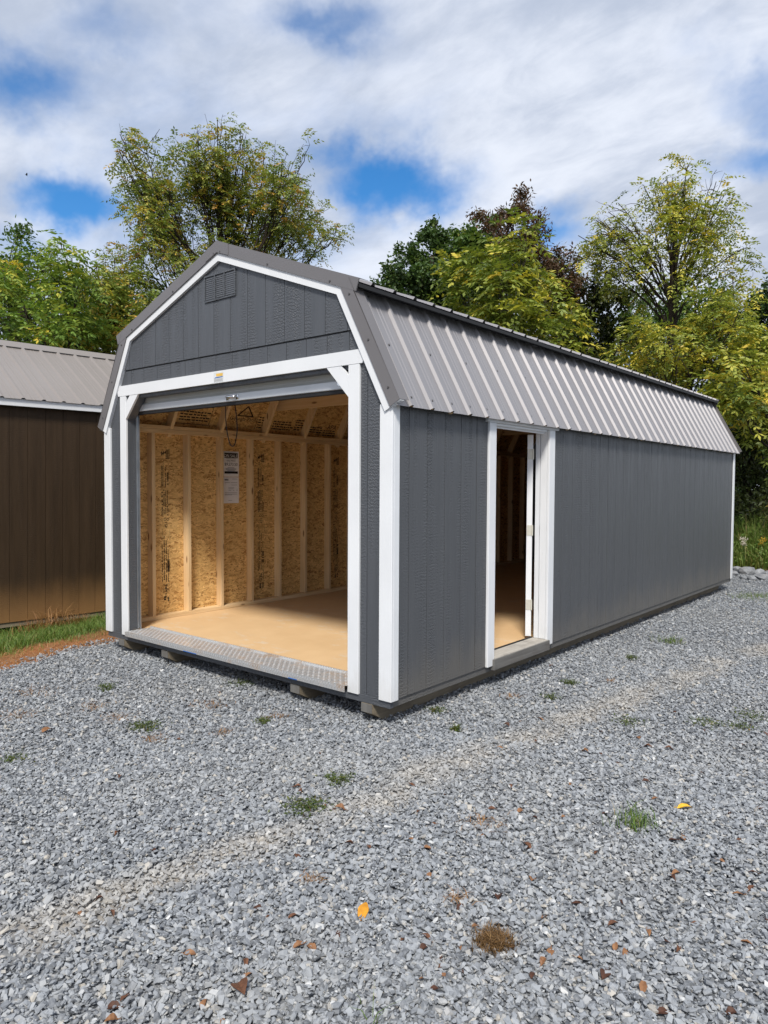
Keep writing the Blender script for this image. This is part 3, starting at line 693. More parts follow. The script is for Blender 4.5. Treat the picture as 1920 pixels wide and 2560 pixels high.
for half in (0, 1):
    for i in range(10):
        y0 = RY0 if i == 0 else fr+.03+(.918*i-.25); y1 = min(RY1, fr+.03+(.918*(i+1)-.25))
        if y0 >= RY1-.05: break
        f0 = fr
        while f0+.2295 < y0-.04: f0 += .2295
        PL('roof_sheet', sheet(y0+.0005, y1, (k_[0]-.01, k_[1]+.008), e_, half, f0))
        PL('roof_sheet', sheet(y0+.0005, y1, (au.x, au.y), (ku.x, ku.y), half, f0))
    f = (lambda p: p) if half == 0 else mir
    # drip return along the lower edge of the upper slope and a dark closure behind it, plus an added shade strip
    P(MB().prism([f((ku.x-.06, ku.y-.012)), f((ku.x-.004, ku.y-.0325)), f((ku.x-.004, ku.y-.006)), f((ku.x-.06, ku.y+.016))], 'y', RY0+.01, RY1-.01), 'roof_closure_and_shade', M_RUB)
    P(MB().prism([f((3.112, 2.684)), f((3.176, 2.674)), f((3.180, 2.694)), f((3.104, 2.712))], 'y', RY0+.02, RY1-.02), 'roof_closure_and_shade', M_RUB)  # black strip added to darken the roof below the overhang, painted shade
    # rake flashing: face and flange, upper and lower leg
    for fy, by, top in ((-.010, -.001, .1), (LEN+.072, LEN+.08, .1)):
        up0, up1 = (CX, au.y+.022), (ku.x+.006, ku.y+.020)
        P(MB().prism([f(up0), f(up1), f((up1[0]-.028, up1[1]-.078)), f((CX, A0[1]+.001))], 'y', fy, by), 'rake_flashing', M_FLASH)
        lo0 = offs(.090)[1]; lo1 = offs(.090, .0)[2]; in0 = offs(.0005)[1]; in1 = offs(.0005, 0)[2]
        P(MB().prism([f((lo0[0]-.003, lo0[1]-.012)), f(lo1), f(in1), f(in0)], 'y', fy+.001, by), 'rake_flashing', M_FLASH)
    fl = [(up0, up1), (offs(.0905)[1], offs(.0905, .0)[2])]
    for (q0, q1) in fl:
        q0, q1 = Vector(f(q0)), Vector(f(q1)); t_ = (q1-q0).normalized(); n_ = Vector((-t_.y, t_.x)); n_ = n_ if n_.y > 0 else -n_
        if q0 is not None and abs(q0.x-CX) > .1: q0 = q0+t_*.03
        P(MB().prism([tuple(q0), tuple(q1), tuple(q1+n_*.002), tuple(q0+n_*.002)], 'y', -.010, .085), 'rake_flashing', M_FLASH)
    # eave return block and eave board
    e1 = offs(.0, 0)[2]; e2 = offs(.085, .0)[2]; e3 = offs(-.055, 0)[2]
    P(MB().prism([f((e1[0]-.003, e1[1]+.012)), f((e1[0], e1[1]-.002)), f((e2[0]+.006, e2[1]-.004)), f((e2[0]-.002, e2[1]+.006))], 'y', -.004, .032), 'eave_return', M_WHITE)
    P(MB().box(min(f((3.4595, 0))[0], f((3.474, 0))[0]), max(f((3.4595, 0))[0], f((3.474, 0))[0]), .092, LEN-.092, 1.905, 1.945), 'eave_board', M_GREYS)
rc = [(CX-.15, au.y-.3696*.15+.024), (CX, au.y+.027), (CX+.15, au.y-.3696*.15+.024), (CX+.15, au.y-.3696*.15+.021), (CX, au.y+.0235), (CX-.15, au.y-.3696*.15+.021)]
P(MB().prism([rc[0], rc[1], rc[4], rc[5]], 'y', -.012, LEN+.082).prism([rc[1], rc[2], rc[3], rc[4]], 'y', -.012, LEN+.082), 'ridge_cap', M_FLASH)
P(MB().prism([(CX-.14, A0[1]-.045), (CX, A0[1]+.004), (CX+.14, A0[1]-.045), (CX+.14, A0[1]+.04), (CX, au.y+.026), (CX-.14, A0[1]+.04)], 'y', -.0135, -.0105), 'ridge_end_cap', M_FLASH)
scr = MB()
def screw(p, n_):
    p = Vector(p); n_ = Vector(n_).normalized(); scr.tube([p, p+n_*.005], [.0095, .0065], 7)
t_ = Vector((e_[0]-k_[0], e_[1]-k_[1])).normalized(); n_ = Vector((-t_.y, t_.x)); n_ = n_ if n_.y > 0 else -n_
ln = (Vector(e_)-Vector(k_)).length
for i in range(36):
    yy = fr+.052+.2295*i
    for fr_ in ((.10, .5, .92) if i % 2 == 0 else (.92,)):
        q = Vector(k_)+t_*ln*fr_; screw((q.x, yy, q.y), (n_.x, 0, n_.y))
for s_ in (.12, .5, .88):
    q = Vector(offs(.045)[1]).lerp(Vector(offs(.045, 0)[2]), s_); screw((q.x, -.009, q.y), (0, -1, 0)); q = mir(q); screw((q[0], -.009, q[1]), (0, -1, 0))
for s_ in (.03, .45, .93):
    q = Vector((CX, A0[1]+.016)).lerp(Vector((K0[0], K0[1]+.016)), s_); screw((q.x, -.010, q.y), (0, -1, 0)); q = mir(q); screw((q[0], -.010, q[1]), (0, -1, 0))
tag(P(scr, 'roof_screw', M_SCREW), kind='stuff')
# gable vent
VX0, VX1, VZ0, VZ1, VY = 1.545, 1.930, 2.822, 3.028, SID_Y-.008
vent = P(MB().box(VX0, VX1, VY-.003, VY-.001, VZ0, VZ1), 'gable_vent', M_GREY)
fb = MB().box(VX0, VX1, VY-.010, VY-.003, VZ0, VZ0+.012).box(VX0, VX1, VY-.012, VY-.003, VZ1-.012, VZ1).box(VX0, VX0+.012, VY-.012, VY-.003, VZ0+.012, VZ1-.012).box(VX1-.012, VX1, VY-.012, VY-.003, VZ0+.012, VZ1-.012)
for i in (1, 2): x = VX0+.012+(VX1-VX0-.024)*i/3; fb.box(x-.006, x+.006, VY-.012, VY-.003, VZ0+.012, VZ1-.012)
P(fb, 'vent_frame', M_GREY, vent)
for i in range(3):
    lv = MB(); x0 = VX0+.012+(VX1-VX0-.024)*i/3+.008; x1 = x0+(VX1-VX0-.024)/3-.016
    for j in range(11):
        z = VZ0+.018+j*.0155; lv.prism([(VY-.0075, z+.0005), (VY-.0045, z+.0148), (VY-.003, z+.0148), (VY-.003, z-.0005)], 'x', x0, x1)
    P(lv, 'louver_bank', M_GREY, vent)
# print: sticker, OSB grade stamps
def text_mesh(body, size, m, align='CENTER'):
    cu = bpy.data.curves.new('txt', 'FONT'); cu.body = body; cu.size = size; cu.align_x = align; cu.align_y = 'CENTER'
    ob = bpy.data.objects.new('txt', cu); COL.objects.link(ob); bpy.context.view_layer.update()
    me = bpy.data.meshes.new_from_object(ob.evaluated_get(bpy.context.evaluated_depsgraph_get())); bpy.data.objects.remove(ob); bpy.data.curves.remove(cu)
    me.materials.clear(); me.materials.append(m); return me
def put_text(body, size, m, mw, parent, name='lettering', align='CENTER'):
    me = text_mesh(body, size, m, align); me.transform(mw); return PL(name, me, parent)
def frame_on(origin, right_, up_):
    r, u = Vector(right_).normalized(), Vector(up_).normalized(); n_ = r.cross(u)
    return Matrix(((r.x, u.x, n_.x, origin[0]), (r.y, u.y, n_.y, origin[1]), (r.z, u.z, n_.z, origin[2]), (0, 0, 0, 1)))
st = P(MB().box(1.665, 1.785, TY-.0025, TY-.0015, 2.186, 2.262), 'maker_sticker', M_STICK)
P(MB().prism([(1.70, 2.228), (1.778, 2.228), (1.780, 2.250), (1.695, 2.250)], 'y', TY-.0032, TY-.0027), 'yellow_band', M_YEL, st)
P(MB().prism([(1.672, 2.214), (1.778, 2.218), (1.782, 2.225), (1.690, 2.224)], 'y', TY-.0034, TY-.0028), 'blue_band', M_BLU, st)
P(MB().box(1.672, 1.778, TY-.0032, TY-.0027, 2.206, 2.2085).box(1.672, 1.778, TY-.0032, TY-.0027, 2.199, 2.2015).box(1.672, 1.778, TY-.0032, TY-.0027, 2.192, 2.1945), 'print_line', M_INKG, st)
def dashes(mb, x, ya, yb_, z0, z1, r_, step=.012, hgt=.008):
    """illegible print on a wall facing +x: rows of short strokes running up"""
    z = z0
    while z < z1:
        l = r_.uniform(.006, .014)
        if r_.random() > .14: mb.box(x, x+.0006, ya+r_.uniform(0, .003), yb_-r_.uniform(0, .003), z, z+l)
        z += l+r_.uniform(.002, .0045)
xs_ = xo+.0115; ink_spots = (.655, 1.90, 3.14, 4.36, 5.58)
for n_i, yc in enumerate(ink_spots):
    r_ = random.Random(n_i); mb = MB(); par = osb[n_i]
    for (ya, yb_, z0, z1) in ((-.052, -.036, 1.36, 1.56), (-.052, -.036, .95+.12, 1.30), (-.030, -.016, 1.08, 1.33), (-.010, .002, 1.36, 1.56), (-.010, .004, 1.07, 1.32), (.010, .022, 1.07, 1.32), (.028, .038, 1.08, 1.18),
                              (-.052, -.040, .40, .78), (-.030, -.017, .42, .86), (-.006, .006, .40, .83), (.018, .028, .40, .74), (.024, .034, .30, .40), (-.034, -.024, .28, .37), (-.012, 0, .24, .36), (.010, .040, .50, .62), (-.03, .0, .20, .25), (.012, .034, .20, .26), (.012, .034, 1.38, 1.50)):
        dashes(mb, xs_, yc+ya, yc+yb_, z0, z1, r_)
    mb.box(xs_, xs_+.0006, yc-.046, yc-.044, .82, .93).box(xs_, xs_+.0006, yc+.042, yc+.044, .82, .93).box(xs_, xs_+.0006, yc-.030, yc-.028, 1.36, 1.64)
    # little fir-tree mark
    for q in range(3): mb.prism([(yc-.05+q*.022, 1.665+.010*q), (yc-.03+q*.022, 1.69+.010*q), (yc-.05+q*.022, 1.715)], 'x', xs_, xs_+.0006)
    mb.box(xs_, xs_+.0006, yc, yc+.045, 1.64, 1.648).box(xs_, xs_+.0006, yc+.002, yc+.010, 1.65, 1.73).box(xs_, xs_+.0006, yc+.018, yc+.026, 1.65, 1.73).box(xs_, xs_+.0006, yc+.034, yc+.042, 1.65, 1.74)
    for q in (-.012, .020):
        for w_ in range(14):
            a0 = w_/14*2*math.pi; a1 = (w_+1)/14*2*math.pi
            mb.prism([(yc+q+.014*math.cos(a0), 1.03+.014*math.sin(a0)), (yc+q+.014*math.cos(a1), 1.03+.014*math.sin(a1)), (yc+q+.010*math.cos(a1), 1.03+.010*math.sin(a1)), (yc+q+.010*math.cos(a0), 1.03+.010*math.sin(a0))], 'x', xs_, xs_+.0006)
    P(mb, 'grade_stamp', M_INK, par)
    put_text('451', .046, M_INK, frame_on((xs_+.0006, yc+.002, .975), (0, 0, 1), (0, -1, 0)), par)
    put_text('APA', .050, M_INK, frame_on((xs_+.0006, yc+.004, .335), (0, 0, 1), (0, -1, 0)), par)
# stamps on the sloping roof deck above the left wall
kd, ed = mir(offs(.0215)[1]), mir(offs(.0215, 0)[2])
sl_up = Vector((kd[0]-ed[0], 0, kd[1]-ed[1])).normalized(); ndk = Vector((0, 1, 0)).cross(sl_up); ndk = ndk if ndk.x > 0 else -ndk
def deck_frame(y, s_): p = Vector((ed[0], y, ed[1]))+sl_up*s_+ndk*.0012; return frame_on(p, (0, 1, 0), sl_up)
decks = [o for o in SHED.children if o.name.startswith('roof_deck_panel')]
dk = decks[19]
put_text('Georgia-Pacific', .066, M_INK, deck_frame(1.60, .24), dk); put_text('GP', .05, M_INK, deck_frame(1.60, .30), dk)
def deck_marks(name, items):
    mb = MB()
    for (y, s_, w, hgt) in items:
        Mx = deck_frame(y, s_); vs = [Mx @ Vector(c) for c in ((0, 0, 0), (w, 0, 0), (w, hgt, 0), (0, hgt, 0), (0, 0, .0006), (w, 0, .0006), (w, hgt, .0006), (0, hgt, .0006))]
        mb.add(vs, [(0, 3, 2, 1), (4, 5, 6, 7), (0, 1, 5, 4), (1, 2, 6, 5), (2, 3, 7, 6), (3, 0, 4, 7)])
    return P(mb, name, M_INK, dk)
r_ = random.Random(4); items = []
for y0, y1, rows, sb in ((.78, 1.10, 4, .17), (1.80, 1.90, 5, .15), (2.02, 2.30, 4, .15), (2.36, 2.46, 5, .16), (2.62, 2.80, 3, .15), (2.86, 3.05, 3, .12)):
    for rr in range(rows):
        y = y0
        while y < y1: l = r_.uniform(.015, .05); items.append((y, sb+rr*.030, l, .014)); y += l+r_.uniform(.006, .014)
items += [(.72, .13, .44, .005), (.72, .33, .44, .005), (.72, .13, .005, .2), (1.155, .13, .005, .2), (1.775, .13, .005, .2), (1.775, .33, .2, .005)]
deck_marks('grade_stamp', items)
tri = MB(); Mx = deck_frame(1.60, .27)
for q in ([(-.12, 0), (.12, 0), (.10, .012), (-.10, .012)], [(-.12, 0), (-.10, 0), (.006, .115), (-.006, .125)], [(.10, 0), (.12, 0), (.006, .125), (-.006, .115)]):
    vs = [Mx @ Vector((a, b_, 0)) for a, b_ in q]+[Mx @ Vector((a, b_, .0006)) for a, b_ in q]
    tri.add(vs, [(0, 3, 2, 1), (4, 5, 6, 7), (0, 1, 5, 4), (1, 2, 6, 5), (2, 3, 7, 6), (3, 0, 4, 7)])
P(tri, 'triangle_logo', M_INK, dk)
put_text('APA', .085, M_INK, deck_frame(2.98, .235), dk)

# ------------------------------------------------------------------ things in the shed
def TL(o, M0):   # re-seat a world-modelled mesh on its own origin
    o.data.transform(Matrix.Translation(-Vector(M0))); o.location = M0; return o
FX = xo+.0118
# the price sheets hang just proud of the lining between two studs
fy0, fy1 = 1.360, 1.575
def flyer(name, z0, z1, label):
    mb = MB(); n = 8
    for i in range(n+1):
        z = z0+(z1-z0)*i/n; bow = .004*math.sin(math.pi*i/n)
        mb.v += [(FX+.001+bow, fy0, z), (FX+.002+bow, fy1, z)]
    mb.f = [(2*i, 2*i+1, 2*i+3, 2*i+2) for i in range(n)]
    k = len(mb.v); mb.v += [(x-.0008, y, z) for x, y, z in mb.v]; mb.f += [(2*i+k+2, 2*i+3+k, 2*i+1+k, 2*i+k) for i in range(n)]
    o = tag(mb.build(name, M_PAPER), label, 'flyer'); return o
def fl_box(par, name, ya, yb_, z0, z1, m):
    o = MB().box(FX+.0068, FX+.0074, ya, yb_, z0, z1).build(name, m); o.parent = par; return o
def fl_text(par, body, size, z, m):
    me = text_mesh(body, size, m); me.transform(frame_on((FX+.0078, (fy0+fy1)/2, z), (0, 1, 0), (0, 0, 1))); o = link('lettering', me, par); return o
f1 = flyer('price_flyer', 1.468, 1.744, 'white sheet reading ON SALE! and $9,273.50 on the inside wall')
fl_box(f1, 'black_band', fy0+.018, fy1-.016, 1.672, 1.726, M_INK); fl_text(f1, 'ON SALE!', .046, 1.694, M_PAPER)
fl_text(f1, 'SALE PRICE', .024, 1.641, M_INK); fl_text(f1, '$9,273.50', .044, 1.602, M_INK)
fl_box(f1, 'black_band', fy0+.018, fy1-.016, 1.502, 1.527, M_INK)
for z, w in ((1.661, .13), (1.565, .09), (1.553, .14), (1.542, .14), (1.532, .10)): fl_box(f1, 'print_line', (fy0+fy1)/2-w/2, (fy0+fy1)/2+w/2, z, z+.005, M_INKG)
f2 = flyer('invoice_sheet', 1.180, 1.464, 'plain printed sheet hanging below the ON SALE! sheet')
for (a, b_, z) in ((.02, .07, 1.428), (.12, .19, 1.441), (.02, .09, 1.402), (.10, .19, 1.402), (.11, .19, 1.376), (.07, .15, 1.346), (.07, .14, 1.334), (.07, .11, 1.318), (.13, .15, 1.316), (.18, .195, 1.33), (.18, .195, 1.316), (.02, .19, 1.292), (.02, .19, 1.276), (.02, .12, 1.268), (.07, .12, 1.208)):
    fl_box(f2, 'print_line', fy0+a, fy0+b_, z, z+(.010 if z == 1.428 else .004), M_INK if z == 1.428 else M_INKG)
# door pull cord
pts = [(1.66, .13, 2.012), (1.655, .135, 1.90), (1.665, .14, 1.80), (1.70, .14, 1.71), (1.735, .14, 1.690), (1.765, .14, 1.715), (1.79, .14, 1.82), (1.785, .135, 1.93), (1.775, .13, 2.012)]
def smooth_path(p, n=5):
    p = [Vector(q) for q in p]; out = []
    for i in range(len(p)-1):
        a, b_, c, d_ = p[max(i-1, 0)], p[i], p[i+1], p[min(i+2, len(p)-1)]
        for j in range(n):
            t = j/n; out.append(.5*((2*b_)+(-a+c)*t+(2*a-5*b_+4*c-d_)*t*t+(-a+3*b_-3*c+d_)*t**3))
    return out+[p[-1]]
tag(MB().tube(smooth_path(pts), .0042, 7).build('pull_cord', M_ROPE, None, True), 'looped black cord hanging from the raised roll-up door', 'cord')

# ------------------------------------------------------------------ the brown shed next door (local x outwards, y along the wall)
BR = tag(empty('storage_shed', (-2.48, .172, -.415), (0, .040, math.radians(-5.86))), 'dark brown storage shed with taupe metal roof beside the grass', 'shed')
def B(mb, name, m, parent=None, smooth=False): return mb.build(name, m, parent or BR, smooth)
BZ = .154                      # bottom of the siding above the base
BY0, BY1, BWD = -3.1, 3.4, 3.0
bw_ = B(MB().box(-.03, -.010, BY0, BY1, BZ, 2.70), 'wall', M_BROWN)
y = -15*.2032
while y < BY1-.03:
    B(MB().box(-.010, 0, y+.002, min(y+.2032, BY1)-.002, BZ, 2.70), 'siding_board', M_BROWN, bw_); y += .2032
B(MB().box(-BWD, -.03, BY0, BY0+.02, BZ, 2.7).prism([(-BWD, 2.7), (-.0, 2.7), (-BWD/2, 3.58)], 'y', BY0, BY0+.02), 'wall', M_BROWN)
B(MB().box(-BWD, -.03, BY1-.02, BY1, BZ, 2.7).prism([(-BWD, 2.7), (-.0, 2.7), (-BWD/2, 3.58)], 'y', BY1-.02, BY1), 'wall', M_BROWN)
B(MB().box(-BWD, -BWD+.02, BY0+.02, BY1-.02, BZ, 2.7), 'wall', M_BROWN)
B(MB().box(-.05, -.012, BY0+.02, BY1-.02, BZ-.06, BZ-.001), 'rim_board', M_SKID)
for x in (-.40, -1.2, -1.9, -2.7): B(MB().box(x, x+.1, BY0+.1, BY1-.1, 0, BZ-.061, .004), 'skid', M_SKID)
B(MB().box(.055, .075, BY0-.1, BY1+.1, 2.700, 2.786, .002), 'fascia', M_WHITE)
B(MB().box(0.001, .055, BY0-.1, BY1+.1, 2.702, 2.712), 'soffit', M_WHITE)
def brown_sheet(y0, y1, p0, p1):
    p0, p1 = Vector(p0), Vector(p1); tdir = (p1-p0).normalized(); nrm = Vector((-tdir.y, tdir.x)); nrm = nrm if nrm.y > 0 else -nrm
    ysq = [(y0, 0)]; r0 = y0+.11
    while r0 < y1:
        for dy, h_ in ((-.03, 0), (-.012, .017), (.012, .017), (.03, 0), (.09, 0), (.096, .003), (.102, 0), (.13, 0), (.136, .003), (.142, 0)):
            if y0 < r0+dy < y1: ysq.append((r0+dy, h_))
        r0 += .2295
    ysq.append((y1, 0)); mb = MB()
    for (yy, h_) in ysq:
        for base in (p0, p1):
            q = base+nrm*h_; mb.v.append((q.x, yy, q.y))
    mb.f = [(2*i, 2*i+1, 2*i+3, 2*i+2) for i in range(len(ysq)-1)]
    m_ = mb.mesh('roof_sheet', M_BROOF, False); m_.update()
    if m_.polygons[0].normal.z < 0: m_.flip_normals()
    return m_
yy = BY0-.1
while yy < BY1:
    for p0, p1 in (((-BWD/2, 3.625), (.095, 2.782)), ((-BWD/2, 3.625), (-BWD-.095, 2.782))):
        link('roof_sheet', brown_sheet(yy+.0005, min(yy+.918, BY1+.1), p0, p1), BR)
    yy += .918
B(MB().prism([(-BWD/2-.15, 3.565), (-BWD/2, 3.655), (-BWD/2+.15, 3.565), (-BWD/2+.15, 3.560), (-BWD/2, 3.648), (-BWD/2-.15, 3.560)], 'y', BY0-.11, BY1+.11), 'ridge_cap', M_BROOF)
B(MB().prism([(-BWD/2+.15, 3.562), (-BWD/2+.152, 3.562), (-BWD/2+.152, 3.548), (-BWD/2+.15, 3.548)], 'y', BY0-.11, BY1+.11), 'ridge_closure', M_RUB)

# ------------------------------------------------------------------ leaves, trees
def leaf_mat(name, stops, trans=.27, rough=.42):
    m, t, b = mat(name); a = NN(t, 'ShaderNodeAttribute', attribute_name='tint')
    ramp = NN(t, 'ShaderNodeValToRGB'); e = ramp.color_ramp; e.elements[0].position = stops[0][0]; e.elements[0].color = (*stops[0][1], 1)
    e.elements[1].position = stops[-1][0]; e.elements[1].color = (*stops[-1][1], 1)
    for ps, c in stops[1:-1]: x = e.elements.new(ps); x.color = (*c, 1)
    t.links.new(a.outputs['Fac'], ramp.inputs[0]); t.links.new(ramp.outputs[0], b.inputs['Base Color']); setp(b, rough, .35)
    tr = NN(t, 'ShaderNodeBsdfTranslucent'); t.links.new(mixc(t, 1.0, ramp.outputs[0], (1.25, 1.3, .75), 'MULTIPLY'), tr.inputs[0])
    mx = NN(t, 'ShaderNodeMixShader'); mx.inputs[0].default_value = trans
    t.links.new(b.outputs[0], mx.inputs[1]); t.links.new(tr.outputs[0], mx.inputs[2]); t.links.new(mx.outputs[0], t.nodes['Material Output'].inputs[0]); return m
def bark_mat(name, c0, c1):
    m, t, b = mat(name); p = pos(t); n = noise(t, mapping(t, p, (22, 22, 5)), 1, 5, .7)
    t.links.new(mixc(t, mapr(t, n.outputs[0], .3, .7, 0, 1), c0, c1), b.inputs['Base Color']); setp(b, .9, .15); bump(t, b, n.outputs[0], .8, .02); return m
M_BARK = bark_mat('dark_bark', (.055, .042, .032), (.022, .017, .013)); M_BARKG = bark_mat('grey_bark', (.11, .095, .08), (.045, .038, .032))
LM = {
 'walnut': leaf_mat('walnut_leaf', [(0, (0.088, 0.133, 0.032)), (.35, (0.177, 0.239, 0.052)), (.62, (0.292, 0.318, 0.067)), (.82, (0.478, 0.389, 0.071)), (1, (0.531, 0.283, 0.062))]),
 'walnut_y': leaf_mat('yellowing_leaf', [(0, (0.097, 0.138, 0.031)), (.35, (0.206, 0.261, 0.048)), (.6, (0.358, 0.372, 0.062)), (.8, (0.570, 0.496, 0.069)), (1, (0.570, 0.414, 0.055))]),
 'sumac': leaf_mat('bright_green_leaf', [(0, (0.071, 0.133, 0.028)), (.4, (0.160, 0.256, 0.046)), (.7, (0.292, 0.362, 0.060)), (.9, (0.531, 0.478, 0.079)), (1, (0.650, 0.495, 0.071))]),
 'dark': leaf_mat('dark_green_leaf', [(0, (0.026, 0.052, 0.017)), (.5, (0.052, 0.096, 0.028)), (.85, (0.087, 0.142, 0.038)), (1, (0.131, 0.174, 0.043))], .25),
 'mid': leaf_mat('mid_green_leaf', [(0, (0.041, 0.080, 0.019)), (.5, (0.080, 0.145, 0.030)), (.85, (0.131, 0.203, 0.043)), (1, (0.217, 0.232, 0.051))], .3),
 'red': leaf_mat('russet_leaf', [(0, (.045, .035, .018)), (.4, (.095, .058, .034)), (.7, (.13, .066, .042)), (.9, (.095, .088, .032)), (1, (.12, .13, .036))], .25),
 'olive': leaf_mat('olive_leaf', [(0, (0.032, 0.046, 0.017)), (.5, (0.065, 0.084, 0.026)), (.85, (0.123, 0.128, 0.038)), (1, (0.246, 0.174, 0.043))], .25),
}
def unit(a): return a/np.maximum(np.linalg.norm(a, axis=-1, keepdims=True), 1e-9)
def leaf_quads(Pn, D, N, ln_, wd):
    """rhombic leaves: base points, axis, face normal, length, width"""
    Sd = unit(np.cross(D, N)); N2 = unit(np.cross(Sd, D)); ln_ = ln_[:, None]; wd = wd[:, None]
    mid = Pn+D*ln_*.45
    V_ = np.stack([Pn, mid+Sd*wd*.5-N2*wd*.10, Pn+D*ln_-N2*ln_*.10, mid-Sd*wd*.5-N2*wd*.10], 1).reshape(-1, 3)
    F_ = np.arange(len(Pn)*4, dtype=np.int32).reshape(-1, 4); return V_, F_
def tubes_np(paths):
    """paths: list of (pts, radii, sides)"""
    Vs = []; Fs = []; k = 0
    for pts, rad, n in paths:
        p = np.asarray(pts, float); m = len(p); rad = np.asarray(rad, float)
        t = unit(np.gradient(p, axis=0)); ref = np.array([.31, .17, .93]) if abs(t[0, 2]) < .9 else np.array([1., .1, 0])
        a = unit(np.cross(t, ref)); b_ = np.cross(t, a); w = np.arange(n)/n*2*np.pi
        V_ = p[:, None]+(a[:, None]*np.cos(w)[None, :, None]+b_[:, None]*np.sin(w)[None, :, None])*rad[:, None, None]
        Vs.append(V_.reshape(-1, 3)); i, j = np.meshgrid(np.arange(m-1), np.arange(n), indexing='ij')
        Fs.append(np.stack([k+i*n+j, k+i*n+(j+1) % n, k+(i+1)*n+(j+1) % n, k+(i+1)*n+j], -1).reshape(-1, 4)); k += m*n
    return np.concatenate(Vs), np.concatenate(Fs)
def bez(a, b_, c, n):
    t = np.linspace(0, 1, n)[:, None]; return (1-t)**2*a+2*t*(1-t)*b_+t*t*c
def wig(p, amt, r):
    q = p.copy(); q[1:-1] += r.normal(0, amt, (len(p)-2, 3)); return q
def tree(name, label, base, trunk_top, blobs, seed, lm, style, bark=None, dens=1.0, trunk_r=.16, leaf=(.09, .045), yellow=.5, group=None, bare=0.0, fork=.35, sub_n=9, upright=False):
    """blobs: (centre, radius xy, radius z). limbs run from the trunk into each blob, branch there and carry the leaves"""
    r = np.random.default_rng(seed); base = np.array(base, float); top = np.array(trunk_top, float)
    paths = []; tr = wig(bez(base, base*.4+top*.6+r.normal(0, .15, 3)*[1, 1, 0], top, 9), .05, r)
    paths.append((tr, np.linspace(trunk_r, trunk_r*.45, 9), 8))
    LP, LD, LT = [], [], []
    for (c, rx, rz) in blobs:
        c = np.array(c, float)
        rel = np.clip((c[2]-rz-base[2])/(top[2]-base[2]+1e-6)*.75, fork, .97); ti = rel*8; i0 = int(ti); fr_ = ti-i0
        st_ = tr[i0]*(1-fr_)+tr[min(i0+1, 8)]*fr_
        dist = np.linalg.norm(c-st_); hz, vt = (.30, .62) if upright else (r.uniform(.5, .8), r.uniform(.18, .4))
        md_ = st_+(c-st_)*np.array([hz, hz, vt])+r.normal(0, .06*dist, 3)*[1, 1, .5]
        tip = c+np.array([0, 0, rz*.55]); lb = wig(bez(st_, md_, tip, 9), .035*dist/3, r)
        lr = min(trunk_r*.36, .010+.0065*dist); paths.append((lb, np.linspace(lr, .008, 9), 6))
        ns = max(4, int(sub_n*(rx/.6)**1.3))
        for s_ in range(ns):
            q = r.normal(0, 1, 3); q /= np.linalg.norm(q); rad = r.uniform(.3, 1.5 if style == 'compound' else 1.15)**.5
            e = c+q*np.array([rx, rx, rz])*rad
            k = r.uniform(.35, .98)*8; k0 = int(k); s0 = lb[k0]+(lb[min(k0+1, 8)]-lb[k0])*(k-k0)
            mdp = (s0+e)/2+np.array([0, 0, .12])*np.linalg.norm(e-s0)+r.normal(0, .04, 3)
            sb = wig(bez(s0, mdp, e, 6), .015, r); paths.append((sb, np.linspace(.011, .004, 6), 4))
            for w_ in range(3):
                k = r.uniform(.35, 1)*5; k0 = min(int(k), 4); b0 = sb[k0]+(sb[k0+1]-sb[k0])*(k-k0)
                dv = unit(r.normal(0, 1, 3)+unit(e-s0)*.9+np.array([0, 0, .25])); lnth = r.uniform(.18, .42)*max(.7, rx)
                e2 = b0+dv*lnth; paths.append((np.stack([b0, (b0+e2)/2+r.normal(0, .015, 3), e2]), [.005, .004, .0025], 3))
                if r.random() < bare and e2[2] > c[2]: continue
                nl = max(1, int(r.poisson((5.5 if style == 'compound' else 26)*dens)))
                tt = r.uniform(.15, 1.05, nl)[:, None]
                spread = (.10 if style == 'compound' else .22)*max(.8, rx)
                LP.append(b0+(e2-b0)*tt+r.normal(0, spread*.5, (nl, 3))); LD.append(unit(dv*.6+r.normal(0, .8, (nl, 3)))); LT.append(np.full(nl, r.normal(0, .13)))
    wv, wf = tubes_np(paths)
    LP, LD, LT = np.concatenate(LP), np.concatenate(LD), np.concatenate(LT); n = len(LP)
    if style == 'compound':
        LD[:, 2] = LD[:, 2]*.5-.04; LD = unit(LD); rl = r.uniform(.22, .40, n)*(leaf[0]/.09); pairs = 5; rows = []
        side = unit(np.cross(LD, np.array([0, 0, 1.])+r.normal(0, .2, (n, 3)))); up_ = unit(np.cross(side, LD)); tint = np.clip(yellow+LT+r.normal(0, .17, n)+(r.random(n) < .07)*.35, 0, 1)
        pv, pd, pn, pl_, pw_, pt = [], [], [], [], [], []
        for k in range(pairs):
            f_ = .25+.72*k/(pairs-1); droop = -.35*f_*f_
            bp = LP+LD*(rl*f_)[:, None]+np.array([0, 0, 1.])*(rl*droop)[:, None]
            for sg in (-1, 1):
                dv = unit(side*sg*.95+LD*.45+np.array([0, 0, -.24])+r.normal(0, .2, (n, 3)))
                pv.append(bp); pd.append(dv); pn.append(unit(up_+r.normal(0, .35, (n, 3)))); pl_.append(r.uniform(.75, 1.15, n)*leaf[0]); pw_.append(r.uniform(.8, 1.15, n)*leaf[1]); pt.append(tint+r.normal(0, .06, n))
        dv = unit(LD+np.array([0, 0, -.7])); pv.append(LP+LD*rl[:, None]+np.array([0, 0, -.35])*rl[:, None]); pd.append(dv); pn.append(up_); pl_.append(np.full(n, leaf[0])); pw_.append(np.full(n, leaf[1])); pt.append(tint)
        lv, lf = leaf_quads(*[np.concatenate(z) for z in (pv, pd, pn, pl_, pw_)]); tint = np.concatenate(pt)
    else:
